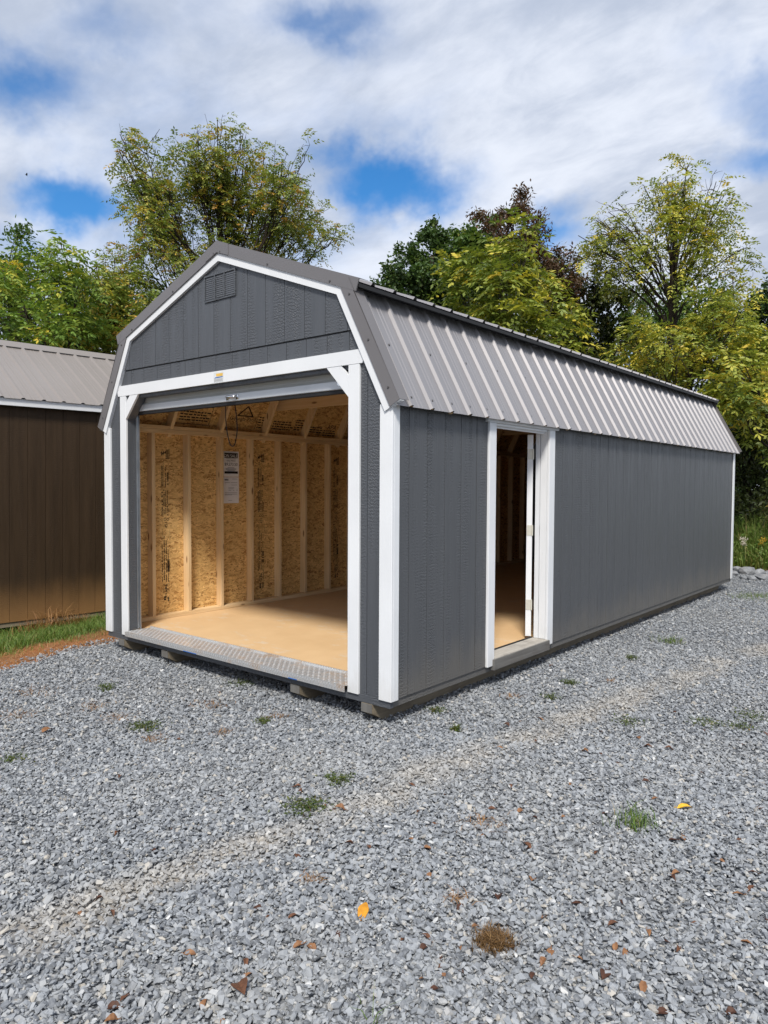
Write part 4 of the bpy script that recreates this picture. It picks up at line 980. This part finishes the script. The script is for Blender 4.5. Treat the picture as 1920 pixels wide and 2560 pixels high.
        LD[:, 2] -= .35; LD = unit(LD); nr = unit(r.normal(0, .55, (n, 3))+np.array([0, 0, 1.]))
        lv, lf = leaf_quads(LP, LD, nr, r.uniform(.7, 1.25, n)*leaf[0], r.uniform(.7, 1.25, n)*leaf[1]); tint = np.clip(yellow+LT+r.normal(0, .16, n), 0, 1)
    root = tag(empty(name, base), label, 'tree', group)
    o = link('trunk', np_mesh('trunk', wv-base, wf, bark or M_BARK, True), root)
    o = link('crown', np_mesh('crown', lv-base, lf, LM[lm], False, {'tint': ('FACE', np.clip(tint, 0, 1))}), root)
    return root
def BL(dist, items, seed, dz=1.0, jitter=1.2, fill=False):
    """crown masses seen at (u, v) with half-width r in photo pixels, set at their own distance"""
    r = random.Random(seed); out = []
    for (u, v, rr) in items:
        dd_ = dist+r.uniform(-jitter, jitter); c = at(u, v, dd_); R_ = rr*dd_/FPX; out.append((tuple(c), R_, R_*dz))
    if fill:
        for i in range(len(out)):
            a_ = out[i]; nb = sorted(out[:i]+out[i+1:], key=lambda b_: (Vector(b_[0])-Vector(a_[0])).length)[r.randrange(1, 4)]
            out.append((tuple(Vector(a_[0]).lerp(Vector(nb[0]), .5)+Vector((r.uniform(-.3, .3), r.uniform(-.3, .3), r.uniform(-.2, .3)))), .75*a_[1], .75*a_[2]))
    return out
def root_at(u, dist):
    p = at(u, 1250, dist); return (p.x, p.y, gz(p.x, p.y)-.05)
def tp(u, v, dist): return tuple(at(u, v, dist))
tree('walnut_tree', 'tall airy walnut tree with thin olive foliage behind the grey shed peak', root_at(590, 17), tp(545, 480, 17),
     BL(17, [(360, 400, 62), (325, 500, 52), (420, 480, 66), (495, 370, 58), (565, 375, 66), (520, 460, 70), (605, 470, 72), (640, 560, 76), (705, 440, 56), (760, 420, 48), (785, 510, 48), (735, 590, 64), (430, 600, 76), (345, 590, 52), (560, 590, 84), (800, 610, 40), (330, 660, 60), (845, 575, 24), (660, 420, 40), (460, 690, 70), (300, 350, 20), (650, 650, 60)], 1, 1.25, 1.2, True),
     11, 'walnut', 'compound', dens=.7, trunk_r=.13, leaf=(.085, .034), yellow=.50, bare=.05, fork=.42, sub_n=12)
tree('sumac_tree', 'low spreading bright green tree with drooping compound leaves behind the brown shed', root_at(130, 14.5), tp(140, 820, 14.5),
     BL(14.5, [(30, 720, 60), (110, 690, 62), (180, 680, 58), (60, 800, 66), (150, 790, 60), (20, 880, 60), (110, 860, 60), (210, 770, 50), (-40, 700, 60), (200, 850, 55)], 2), 12, 'sumac', 'compound', dens=.95, trunk_r=.10, leaf=(.115, .046), yellow=.47, sub_n=11)
tree('sumac_tree', 'yellow green compound-leaved tree between the brown shed roof and the grey gable', root_at(270, 15.5), tp(270, 800, 15.5),
     BL(15.5, [(240, 690, 55), (290, 720, 60), (260, 790, 60), (330, 760, 60), (220, 860, 58), (300, 850, 60), (380, 770, 50), (330, 690, 40), (370, 860, 50)], 3), 13, 'walnut', 'compound', dens=1.1, trunk_r=.10, leaf=(.10, .04), yellow=.47, sub_n=11)
tree('slender_tree', 'slim dark green tree poking above the sumac at the brown shed', root_at(40, 18), tp(45, 640, 18),
     BL(18, [(45, 590, 26), (30, 650, 42), (60, 700, 55), (20, 760, 60), (-50, 680, 60)], 4, 1.2), 14, 'mid', 'simple', dens=1.1, leaf=(.10, .055), yellow=.5)
tree('shade_tree', 'dark leafy tree filling the gap behind the sumacs', root_at(180, 21), tp(180, 760, 21),
     BL(21, [(40, 790, 80), (150, 760, 80), (260, 790, 85), (360, 830, 80), (100, 880, 80), (240, 900, 80), (420, 760, 60)], 5), 15, 'dark', 'simple', dens=.8, leaf=(.14, .08), yellow=.4)
tree('maple_tree', 'dense dark green pointed maple behind the grey roof', root_at(1060, 24), tp(1080, 640, 24),
     BL(24, [(1092, 575, 38), (1085, 630, 56), (1040, 660, 50), (1110, 690, 62), (1000, 700, 48), (965, 722, 30), (1050, 740, 70), (985, 770, 60), (1130, 760, 60), (1080, 820, 80), (1150, 620, 24)], 6, 1.1), 16, 'dark', 'simple', dens=2.3, leaf=(.13, .09), yellow=.62, sub_n=11)
tree('maple_tree', 'rounded mid green maple between the dark maple and the russet tree', root_at(1180, 23), tp(1180, 650, 23),
     BL(23, [(1180, 600, 42), (1215, 590, 36), (1160, 660, 52), (1210, 670, 55), (1150, 740, 60), (1200, 790, 70), (1120, 830, 60)], 7), 17, 'mid', 'simple', dens=2.2, leaf=(.13, .09), yellow=.6, sub_n=11)
tree('russet_tree', 'tall tree turning dark russet red above the yellow tree', root_at(1310, 21.5), tp(1310, 580, 21.5),
     BL(21.5, [(1312, 508, 24), (1225, 545, 36), (1290, 555, 46), (1345, 560, 30), (1240, 610, 48), (1310, 620, 58), (1360, 650, 52), (1410, 680, 46), (1440, 715, 36), (1280, 690, 60), (1350, 730, 60)], 8, 1.1), 18, 'red', 'simple', dens=1.9, leaf=(.14, .05), yellow=.52, sub_n=11)
tree('oak_tree', 'dark shadowed green oak right of the russet tree', root_at(1440, 23), tp(1430, 720, 23),
     BL(23, [(1390, 690, 46), (1440, 760, 60), (1490, 730, 50), (1500, 830, 76), (1420, 860, 70), (1560, 880, 80), (1470, 950, 70), (1380, 800, 60), (1550, 740, 50), (1600, 960, 70)], 9), 19, 'olive', 'simple', dens=1.8, leaf=(.14, .08), yellow=.42, sub_n=10)
tree('ailanthus_tree', 'bushy yellow green tree with big drooping leaves just behind the grey roof', root_at(1270, 17), tp(1275, 760, 17),
     BL(17, [(1235, 610, 38), (1315, 600, 40), (1195, 680, 48), (1265, 690, 60), (1340, 690, 46), (1170, 770, 50), (1240, 770, 62), (1320, 790, 62), (1385, 770, 50), (1360, 850, 52), (1200, 850, 60), (1290, 870, 60), (1430, 790, 26), (1150, 850, 45), (1130, 680, 18)], 10), 20, 'walnut_y', 'compound', M_BARKG, dens=.62, trunk_r=.09, leaf=(.165, .07), yellow=.38, sub_n=10)
tree('hickory_tree', 'tall half bare yellowing tree with upright dark limbs', root_at(1630, 18.5), tp(1690, 560, 18.5),
     BL(18.5, [(1445, 615, 32), (1500, 590, 44), (1480, 690, 40), (1545, 545, 44), (1570, 620, 44), (1610, 500, 38), (1625, 590, 46), (1680, 480, 42), (1720, 440, 34), (1690, 570, 52), (1750, 540, 44), (1790, 480, 30), (1795, 560, 46), (1800, 630, 46), (1740, 640, 54), (1650, 680, 54), (1580, 710, 54), (1830, 560, 18), (1855, 720, 30)], 11, 1.4, 1.2, True), 21, 'walnut_y', 'compound', dens=.55, trunk_r=.12, leaf=(.095, .038), yellow=.48, bare=.25, fork=.30, sub_n=9, upright=True)
tree('hickory_tree', 'leaning dark-limbed yellow tree in front of the half bare one', root_at(1610, 16.5), tp(1760, 860, 16.5),
     BL(16.5, [(1830, 720, 46), (1800, 790, 56), (1740, 790, 56), (1850, 800, 50), (1660, 820, 56), (1580, 850, 44), (1700, 880, 60), (1790, 880, 62), (1870, 870, 50), (1640, 900, 44), (1560, 900, 30)], 12), 22, 'walnut_y', 'compound', dens=1.1, trunk_r=.10, leaf=(.095, .038), yellow=.50, fork=.25)
tree('maple_tree', 'green round-headed maple standing behind the half bare yellow tree', root_at(1720, 24), tp(1720, 760, 24),
     BL(24, [(1770, 740, 72), (1690, 760, 72), (1610, 790, 72), (1830, 790, 60), (1720, 850, 90), (1640, 880, 80), (1800, 890, 80), (1560, 800, 50), (1880, 860, 60), (1550, 980, 70), (1700, 980, 90), (1840, 990, 90)], 13), 23, 'mid', 'simple', dens=1.0, leaf=(.14, .09), yellow=.5)
tree('maple_tree', 'very dark tree at the far end of the tree line', root_at(1935, 25), tp(1930, 780, 25),
     BL(25, [(1915, 720, 26), (1900, 770, 36), (1940, 790, 60), (1900, 850, 50), (1960, 730, 50), (1990, 850, 80)], 14), 24, 'dark', 'simple', dens=1.1, leaf=(.14, .09), yellow=.42)
tree('ailanthus_tree', 'golden yellow compound-leaved tree beside the far corner of the shed', root_at(1960, 16.5), tp(1930, 980, 16.0),
     BL(15.5, [(1900, 880, 46), (1850, 930, 50), (1900, 960, 52), (1860, 1020, 46), (1910, 1050, 50), (1840, 1000, 36), (1940, 960, 50), (1830, 900, 40), (1960, 1040, 60)], 15), 25, 'walnut_y', 'compound', dens=1.0, trunk_r=.08, leaf=(.13, .055), yellow=.52)
tree('privet_tree', 'dark shady understory tree beyond the far corner of the shed', root_at(1900, 17.5), tp(1890, 1120, 17.5),
     BL(17.5, [(1860, 1080, 60), (1900, 1130, 70), (1850, 1180, 66), (1910, 1220, 66), (1860, 1280, 66), (1900, 1320, 60), (1820, 1120, 60), (1960, 1150, 80), (1960, 1280, 80), (1810, 1040, 50), (1840, 1340, 50), (1800, 1260, 60)], 16), 26, 'olive', 'simple', dens=1.1, trunk_r=.08, leaf=(.10, .045), yellow=.45, fork=.12)
tree('privet_tree', 'deep green wood edge tree behind the shady understory', root_at(1860, 21), tp(1860, 1080, 21),
     BL(21, [(1800, 1000, 90), (1880, 1020, 90), (1950, 1060, 90), (1850, 1120, 90), (1920, 1180, 90), (1860, 1260, 90), (1940, 1310, 80), (1790, 1200, 90), (2020, 1150, 100), (2030, 1280, 100), (1990, 980, 90)], 17), 27, 'dark', 'simple', dens=.9, leaf=(.15, .09), yellow=.3, fork=.1)

# ------------------------------------------------------------------ grass, weeds, rocks
def blade_mat(name, stops): return leaf_mat(name, stops, .3, .5)
M_GRASS = blade_mat('grass_blade', [(0, (.055, .10, .02)), (.5, (.11, .19, .034)), (.8, (.19, .25, .055)), (1, (.30, .22, .09))])
M_WEED = blade_mat('weed_blade', [(0, (.045, .07, .018)), (.5, (.09, .125, .028)), (.8, (.16, .16, .04)), (1, (.24, .11, .045))])
M_STRAW = blade_mat('dry_straw', [(0, (.22, .10, .04)), (.5, (.36, .19, .075)), (1, (.52, .33, .16))])
M_DSTRAW = blade_mat('dead_grass', [(0, (.09, .05, .02)), (.5, (.22, .125, .05)), (1, (.40, .25, .11))])
def blades(P0, hgt, wd, lean, r, seg=2, curl=.5):
    """bent tapering blades: (n,3) roots"""
    n = len(P0); a = r.uniform(0, 2*np.pi, n); dh = np.stack([np.cos(a), np.sin(a), np.zeros(n)], 1); sd = np.stack([-np.sin(a), np.cos(a), np.zeros(n)], 1)
    b_ = r.uniform(0, 2*np.pi, n)[:, None]; sd = sd*np.cos(b_)+dh*np.sin(b_)*.5
    h1 = P0+dh*(hgt*lean*.35)[:, None]+np.array([0, 0, 1.])*(hgt*.6)[:, None]
    h2 = P0+dh*(hgt*lean)[:, None]+np.array([0, 0, 1.])*(hgt*(1-curl*lean*.5))[:, None]
    w = wd[:, None]
    V_ = np.stack([P0-sd*w*.5, P0+sd*w*.5, h1+sd*w*.4, h1-sd*w*.4, h2+sd*w*.06, h2-sd*w*.06], 1).reshape(-1, 3)
    k = np.arange(n)[:, None]*6; F_ = np.concatenate([k+np.array([0, 1, 2, 3]), k+np.array([3, 2, 4, 5])], 0); return V_, F_.astype(np.int32)
r = np.random.default_rng(31)
N_ = 60000; x = r.uniform(-3.4, .6, N_); y = r.uniform(-2.6, 3.2, N_)
ex = np.array([edge_x(v) for v in y]); dd_ = ex-x
keep = (dd_ > .22) & (r.random(N_) < np.clip((dd_-.25)/.55+.12*np.sin(7*x)*np.sin(6*y), 0, 1)); x, y = x[keep], y[keep]
z = np.array([gz(a, b_)-.015 for a, b_ in zip(x, y)]); n = len(x)
patch = .5+.5*np.sin(2.1*x+1.3*np.sin(1.7*y))*np.sin(1.9*y+.6)
hg = r.uniform(.05, .13, n)*(.75+.6*patch)*np.clip((ex[keep]-x)/.9, .5, 1)
V, F = blades(np.stack([x, y, z], 1), hg, r.uniform(.004, .009, n), r.uniform(.2, 1.1, n), r)
ti = np.clip(r.normal(.56, .2, n)+.35*(np.clip(.7-(ex[keep]-x), 0, .7)), 0, 1)
tag(link('grass', np_mesh('grass', V, F, M_GRASS, False, {'tint': ('FACE', np.tile(ti, 2))})), 'short green grass in front of the brown shed', 'grass', kind='stuff')
# straw litter on the clay strip
N_ = 1800; y = r.uniform(-2.6, 1.4, N_); ex = np.array([edge_x(v) for v in y]); x = ex-np.abs(r.normal(.22, .2, N_)); z = np.array([gz(a, b_) for a, b_ in zip(x, y)])-.006
V, F = blades(np.stack([x, y, z], 1), r.uniform(.02, .05, N_), r.uniform(.003, .006, N_), r.uniform(1.5, 4.5, N_), r, curl=.25)
tag(link('straw_litter', np_mesh('straw_litter', V, F, M_STRAW, False, {'tint': ('FACE', np.tile(r.uniform(0, 1, N_), 2))})), 'dry brown grass thatch along the clay edge of the gravel', 'straw', kind='stuff')
# tall weeds beyond the far end of the lot
N_ = 26000; x = r.uniform(-1, 8, N_); y = r.uniform(11.2, 14.6, N_); keep = y > np.array([far_edge(v) for v in x])+.15+.15*np.sin(2.2*x); x, y = x[keep], y[keep]; n = len(x)
z = np.array([gz(a, b_) for a, b_ in zip(x, y)])-.03; clump = .55+.45*np.sin(1.9*x+.7)*np.sin(1.4*y+2)
hg = r.uniform(.45, 1.15, n)*(.7+.5*clump)*np.clip((y-11.0)/1.0, .5, 1)
V, F = blades(np.stack([x, y, z], 1), hg, r.uniform(.010, .028, n), r.uniform(.1, .7, n), r)
V2, F2 = [], []
nl = 26000; sel = r.integers(0, n, nl); hh = r.uniform(.25, 1, nl)
LPp = np.stack([x[sel], y[sel], z[sel]], 1)+np.stack([r.normal(0, .08, nl), r.normal(0, .08, nl), hg[sel]*hh], 1)
D_ = unit(r.normal(0, 1, (nl, 3))+np.array([0, 0, .1])); lv, lf = leaf_quads(LPp, D_, unit(r.normal(0, .5, (nl, 3))+np.array([0, 0, 1])), r.uniform(.05, .10, nl), r.uniform(.018, .035, nl))
tint = np.concatenate([np.tile(np.clip(r.normal(.66, .18, n), 0, .97), 2), np.clip(r.normal(.62, .18, nl), 0, .95)])
tag(link('tall_weeds', np_mesh('tall_weeds', np.concatenate([V, lv]), np.concatenate([F, lf+len(V)]), M_GRASS, False, {'tint': ('FACE', tint)})), 'tall green weeds at the edge of the wood beyond the gravel', 'weeds', kind='stuff')
M_GOLD = plain('goldenrod', (.5, .32, .03), .7, .2, 0, .3, 60); M_SEED = plain('pale_seedhead', (.5, .45, .37), .8, .1, 0, .2, 50)
for (u, v, dist, m_, lab, cat, sc) in ((1905, 1352, 15.6, M_GOLD, 'yellow goldenrod spikes rising from the tall weeds', 'flower', 1), (1858, 1352, 15.2, M_SEED, 'pale fluffy seed head rising from the tall weeds', 'seed head', 1)):
    c = at(u, v, dist); g_ = gz(c.x, c.y); rt = tag(empty('goldenrod' if cat == 'flower' else 'seed_head', (c.x, c.y, g_)), lab, cat); hgt = c.z-g_
    MB().tube([(0, 0, -.02), (.02, .01, hgt*.6), (0, 0, hgt)], [.006, .005, .003], 5).build('stem', M_WEED, rt)
    mb = MB(); rr = random.Random(int(u))
    for i in range(70):
        p = Vector((rr.gauss(0, .028), rr.gauss(0, .028), hgt+rr.uniform(-.09, .07))); s_ = rr.uniform(.007, .013)
        mb.add([p+Vector((s_, 0, 0)), p+Vector((-s_*.5, s_, 0)), p+Vector((-s_*.5, -s_, 0)), p+Vector((0, 0, s_*1.4)), p-Vector((0, 0, s_))], [(0, 1, 3), (1, 2, 3), (2, 0, 3), (1, 0, 4), (2, 1, 4), (0, 2, 4)])
    mb.build('bloom', m_, rt)
M_ROCK = None
def rock_mat():
    m, t, b = mat('broken_grey_rock'); p = pos(t); n = noise(t, p, 9, 6, .65); k = noise(t, p, 2, 3)
    c = mixc(t, mapr(t, n.outputs[0], .3, .7, 0, 1), (.12, .125, .14), (.34, .35, .36)); c = mixc(t, mapr(t, k.outputs[0], .52, .7, 0, .5), c, (.33, .22, .14))
    t.links.new(c, b.inputs['Base Color']); setp(b, .75, .3); bump(t, b, n.outputs[0], .7, .02); return m
M_ROCK = rock_mat()
import bmesh
def rock(u, v, size, seed, label):
    c = onz(u, v, G+size*.2); rr = random.Random(seed); bm = bmesh.new(); bmesh.ops.create_icosphere(bm, subdivisions=2, radius=size)
    sx, sy, sz = rr.uniform(.9, 1.25), rr.uniform(.75, 1.05), rr.uniform(.65, 1.0)
    planes = [Vector((rr.gauss(0, 1), rr.gauss(0, 1), rr.gauss(0, 1))).normalized() for _ in range(7)]
    for vt in bm.verts:
        p = vt.co.copy()
        for n_ in planes:
            dpl = p.dot(n_)-size*.60
            if dpl > 0: p -= n_*dpl
        p += Vector((rr.gauss(0, 1), rr.gauss(0, 1), rr.gauss(0, 1)))*size*.02; vt.co = Vector((p.x*sx, p.y*sy, p.z*sz))
    me = bpy.data.meshes.new('rock'); bm.to_mesh(me); bm.free(); me.materials.append(M_ROCK); o = link('rock', me)
    o.location = (c.x, c.y, gz(c.x, c.y)+size*sz*.38); o.rotation_euler = (rr.uniform(-.4, .4), rr.uniform(-.4, .4), rr.uniform(0, 6)); return tag(o, label, 'rock', 'rocks along the end of the gravel')
rl = 'broken grey rock in the row between the gravel and the tall weeds'
for i, (u, v, s_) in enumerate(((1845, 1428, .14), (1868, 1430, .17), (1893, 1436, .12), (1906, 1446, .13), (1835, 1437, .09), (1880, 1448, .09), (1918, 1440, .15), (1858, 1447, .08), (1936, 1448, .14), (1960, 1452, .16), (1824, 1426, .10), (1990, 1456, .13))):
    rock(u, v, s_, 50+i, rl)

# tufts growing in the gravel
def tuft(name, u, v, w, hgt, n, m_, lean, seed, label, cat, group=None, flat=1.0, tint=(.45, .2)):
    c = onz(u, v, G+.01); rr = np.random.default_rng(seed); q = rr.normal(0, 1, (n, 2))*w*.33
    P0 = np.stack([q[:, 0], q[:, 1]*flat, np.full(n, .002 if cat == 'straw' else -.010)], 1); V, F = blades(P0, rr.uniform(.5, 1.1, n)*hgt, rr.uniform(.6, 1.2, n)*max(.0035, hgt*.06), rr.uniform(.3, 1, n)*lean, rr)
    tt = np.clip(rr.normal(tint[0], tint[1], n), 0, 1)
    if cat == 'weed':
        k = n*2; LP_ = np.concatenate([rr.normal(0, w*.34, (k, 2)), rr.uniform(.002, hgt*.5, (k, 1))], 1); lv, lf = leaf_quads(LP_, unit(rr.normal(0, 1, (k, 3))*[1, 1, .4]), unit(rr.normal(0, .4, (k, 3))+np.array([0, 0, 1])), rr.uniform(.012, .026, k), rr.uniform(.006, .013, k))
        F = np.concatenate([F, lf+len(V)]); V = np.concatenate([V, lv]); tt = np.concatenate([np.tile(tt, 2), np.clip(rr.normal(tint[0]-.1, .2, k), 0, 1)])
    else: tt = np.tile(tt, 2)
    o = link(name, np_mesh(name, V, F, m_, False, {'tint': ('FACE', tt)})); o.location = (c.x, c.y, c.z); return tag(o, label, cat, group)
q4 = lambda x, y: (x*.5787, 1560+y*.5787); q5 = lambda x, y: (960+x*.5787, 1560+y*.5787); q6 = lambda x, y: (960+x*.5787, 2100+y*.5787); q7 = lambda x, y: (x*.5787, 2100+y*.5787)
sm = 'small green weed rooted among the grey chips'
gsm = 'small weeds in the gravel'
for i, (q, w, hg_) in enumerate(((q4(460, 282), .10, .07), (q4(1135, 425), .08, .05), (q4(1040, 262), .16, .06), (q4(45, 587), .14, .04), (q5(1070, 152), .08, .07), (q5(718, 320), .10, .05), (q5(800, 258), .10, .06), (q5(310, 462), .05, .06), (q5(225, 378), .10, .05), (q5(1395, 432), .15, .06), (q5(1540, 448), .15, .05), (q5(1590, 402), .18, .05), (q5(1060, 428), .16, .05))):
    tuft('weed_tuft', *q, w, hg_, 60, M_WEED, .9, 70+i, sm, 'weed', gsm)
tuft('weed_tuft', *q4(622, 448), .15, .05, 130, M_WEED, 1.0, 90, 'low dark green weed mat, widest on the gravel before the door ramp', 'weed', None)
tuft('weed_tuft', *q4(1458, 680), .11, .05, 110, M_WEED, 1.0, 91, 'round clump of tiny green leaves, alone on bare gravel', 'weed')
tuft('weed_tuft', *q4(1320, 795), .16, .05, 170, M_WEED, 1.2, 92, 'spreading leafy weed just below the round clump of tiny leaves', 'weed')
tuft('grass_tuft', *q5(1085, 868), .15, .09, 150, M_GRASS, 1.0, 93, 'upright bright green grass tuft with reddish runners on the gravel', 'grass tuft', None, 1, (.5, .25))
tuft('grass_tuft', *q5(1240, 82), .20, .10, 90, M_GRASS, 1.3, 94, 'loose green grass tuft on the gravel by the long side wall', 'grass tuft', None, 1, (.6, .2))
tuft('grass_tuft', *q7(1610, 785), .07, .10, 9, M_GRASS, 1.0, 95, 'few long thin grass blades lying on the chips', 'grass tuft', None, 1, (.55, .3))
for i, (u, v, w) in enumerate(((1880, 1495, .5), (1905, 1490, .4))): tuft('grass_tuft', u, v, w, .07, 240, M_GRASS, 1.2, 120+i, 'low grass patch on the gravel in front of the rocks', 'grass tuft', 'grass patches by the rocks', 1, (.6, .2))
st_l = 'wispy dry straw clump on the grey gravel'
for i, (q, w) in enumerate(((q4(150, 298), .26), (q4(75, 398), .22), (q4(505, 408), .17), (q4(400, 360), .18), (q4(672, 503), .12), (q4(915, 352), .20), (q5(440, 862), .16), (q4(970, 470), .10), (q5(980, 2150-1900), .05), (q7(1345, 178), .07), (q4(1195, 405), .12), (q6(320, 262), .06), (q5(560, 316), .10))):
    tuft('straw_clump', *q, w, .030, int(25+380*w), M_STRAW, 2.6, 140+i, st_l, 'straw', 'straw clumps on the gravel')
tuft('straw_clump', *q6(475, 452), .09, .04, 900, M_DSTRAW, 1.3, 160, 'dense bristly brown clump of dead grass on the gravel', 'straw', None, 1, (.35, .25))
# dead vines against the brown shed
n = 420; rr = np.random.default_rng(5); yv = rr.normal(0, .33, n); P0 = np.stack([rr.uniform(-.10, .16, n), yv, rr.uniform(0, .05, n)], 1)
V, F = blades(P0, rr.uniform(.08, .40, n)*np.exp(-(yv/.45)**2), rr.uniform(.004, .009, n), rr.uniform(.3, 1.6, n), rr)
V[:, 0] = np.maximum(V[:, 0], -.14)
vo = link('dead_vine', np_mesh('dead_vine', V, F, M_STRAW, False, {'tint': ('FACE', np.tile(rr.uniform(0, .8, n), 2))})); vo.location = (-2.27, .62, gz(-2.27, .62)-.01)
tag(vo, 'tangle of dead brown vine stems against the foot of the brown shed', 'vine')
# scattered dead leaves
def dleaf_mat(name, c0, c1):
    m, t, b = mat(name); p = pos(t); n = noise(t, p, 70, 4); t.links.new(mixc(t, mapr(t, n.outputs[0], .3, .7, 0, 1), c0, c1), b.inputs['Base Color']); setp(b, .6, .3); return m
M_DL = [dleaf_mat('dead_leaf_brown', (.15, .066, .034), (.085, .038, .022)), dleaf_mat('dead_leaf_tan', (.27, .135, .06), (.17, .08, .04)), dleaf_mat('dead_leaf_dark', (.085, .035, .02), (.045, .02, .013))]
M_GLEAF = dleaf_mat('golden_leaf', (.62, .30, .025), (.45, .19, .02)); M_YLEAF = dleaf_mat('yellow_leaf', (.75, .47, .04), (.6, .33, .03))
def leaf_mesh(seed, l, w, curl, m_):
    rr = random.Random(seed); n = 7; mb = MB()
    for i in range(n+1):
        t = i/n; wd = w*max(.02, math.sin(math.pi*(t*.96+.02)**.85))**.95*.56*(1.12-.3*t)*(1+rr.uniform(-.13, .13)); zc = curl*l*math.sin(t*2.6+rr.uniform(-.2, .2))*.5; xc = (t-.5)*l
        for sg, up_ in ((-1, 1.0), (0, 0), (1, 1.0)): mb.v.append((xc, sg*wd, zc+up_*wd*curl*1.3))
    for i in range(n):
        for k in range(2): a = i*3+k; mb.f.append((a, a+1, a+4, a+3))
    k = len(mb.v)
    mb.v += [(x, y, z-.0012) for x, y, z in mb.v]; mb.f += [tuple(j+k for j in f[::-1]) for f in list(mb.f)]
    mb.tube([(-.5*l, 0, 0), (-.62*l, .03*l, .004), (-.74*l, .02*l, 0)], [.0018, .0014, .001], 5)
    zmin = min(v[2] for v in mb.v); mb.v = [(x, y, z-zmin) for x, y, z in mb.v]
    return mb.mesh('dead_leaf', m_)
protos = [leaf_mesh(i, .055, .023+.004*(i % 3), (.2, .38, .6, .3)[i % 4], M_DL[i % 3]) for i in range(12)]
spots = [q4(*p) for p in ((771, 495), (938, 517), (1380, 557), (515, 660), (957, 740), (1008, 757), (1298, 718), (1285, 705), (735, 883), (510, 907), (1280, 1000), (1468, 795), (1445, 800), (985, 845), (920, 757), (945, 295), (1510, 953), (1595, 958))]
spots += [q5(*p) for p in ((500, 532), (655, 503), (590, 417), (530, 440), (870, 552), (935, 558), (1140, 532), (1230, 540), (1375, 645), (1130, 678), (805, 690), (548, 697), (265, 735), (465, 797), (775, 828), (587, 805), (652, 838), (430, 908), (215, 862), (145, 808), (120, 928), (185, 968), (620, 957), (915, 983), (1295, 920), (1195, 960), (1245, 932), (1535, 928), (1620, 793), (1495, 815), (1640, 690), (1550, 525), (1355, 290), (1000, 270), (720, 178), (675, 410), (1255, 378), (1355, 815), (1650, 910), (1455, 1020), (120, 690), (1385, 460), (1645, 470), (935, 465), (900, 270), (950, 820), (1010, 600), (1170, 750), (1100, 490))]
spots += [q6(*p) for p in ((390, 367), (690, 330), (835, 270), (1028, 262), (990, 360), (1345, 365), (1140, 393), (1245, 165), (1260, 145), (1455, 90), (1590, 208), (1595, 140), (1530, 230), (640, 165), (80, 425), (170, 470), (180, 420), (245, 505), (250, 540), (325, 467), (260, 580), (165, 595), (840, 507), (1040, 485), (1270, 470), (1000, 455), (690, 525), (955, 575), (720, 482), (1565, 447), (1120, 630), (1200, 740), (1500, 745), (215, 635), (550, 455), (330, 565), (1215, 440), (1655, 345), (500, 245), (195, 150), (185, 35), (620, 25), (640, 580), (330, 285))]
spots += [q7(*p) for p in ((345, 310), (480, 315), (1112, 290), (1160, 330), (1265, 325), (1460, 400), (820, 488), (1070, 590), (885, 705), (490, 720), (540, 675), (1345, 465), (1290, 455), (1058, 530), (480, 775), (960, 780), (660, 45), (1285, 65), (430, 255))]
rr = random.Random(3)
for i, (u, v) in enumerate(spots):
    c = onz(u, v, G+.018); o = link('dead_leaf', protos[rr.randrange(12)]); s_ = rr.uniform(.45, .95)
    o.location = (c.x, c.y, c.z-.006); o.rotation_euler = (rr.uniform(-.35, .35), rr.uniform(-.3, .3), rr.uniform(0, 6.28)); o.scale = (s_,)*3
    tag(o, 'curled brown dead leaf lying on the grey gravel', 'leaf', 'dead leaves on the gravel')
def single_leaf(q, m_, l, w, curl, rot, label, seed):
    c = onz(*q, G+.018); o = link('fallen_leaf', leaf_mesh(seed, l, w, curl, m_)); o.location = (c.x, c.y, c.z); o.rotation_euler = rot; return tag(o, label, 'leaf')
single_leaf(q7(1570, 312), M_GLEAF, .076, .036, .3, (.12, -.25, YAW+math.pi/2-.25), 'large golden leaf standing out on the foreground gravel', 61)
single_leaf(q5(1300, 799), M_YLEAF, .075, .034, .3, (0, .1, YAW+.1), 'bright yellow leaf lying near the grass tuft with reddish runners', 62)
single_leaf(q4(205, 463), M_DL[1], .08, .05, .3, (0, .1, YAW+1.2), 'broad orange brown leaf below the straw clumps', 63)
single_leaf(q7(1040, 650), M_DL[0], .095, .045, .3, (.1, -.2, YAW-1.1), 'long rust brown leaf with pointed tip on the foreground gravel', 64)
# a bird far up in the sky
bp = at(66, 438, 90); bd = tag(empty('bird', bp, (0.2, .5, YAW+.6)), 'small dark bird soaring far off in the cloudy sky', 'bird')
M_BIRD = plain('dark_plumage', (.02, .018, .016), .8)
MB().add([(-.22, 0, 0), (0, .05, .03), (.20, 0, 0), (.28, .03, .0), (.28, -.03, 0), (0, -.05, .02), (0, 0, -.04)], [(0, 1, 6), (1, 2, 6), (2, 5, 6), (5, 0, 6), (0, 5, 1), (1, 5, 2), (2, 3, 4)]).build('body', M_BIRD, bd)
for s_ in (-1, 1): MB().add([(.08, s_*.03, .02), (-.08, s_*.03, .02), (-.10, s_*.3, .12), (-.04, s_*.55, .16), (.06, s_*.3, .12), (0, s_*.03, .0)], [(0, 1, 2, 4), (4, 2, 3), (0, 4, 5), (4, 3, 5), (3, 2, 5), (2, 1, 5)]).build('wing', M_BIRD, bd)
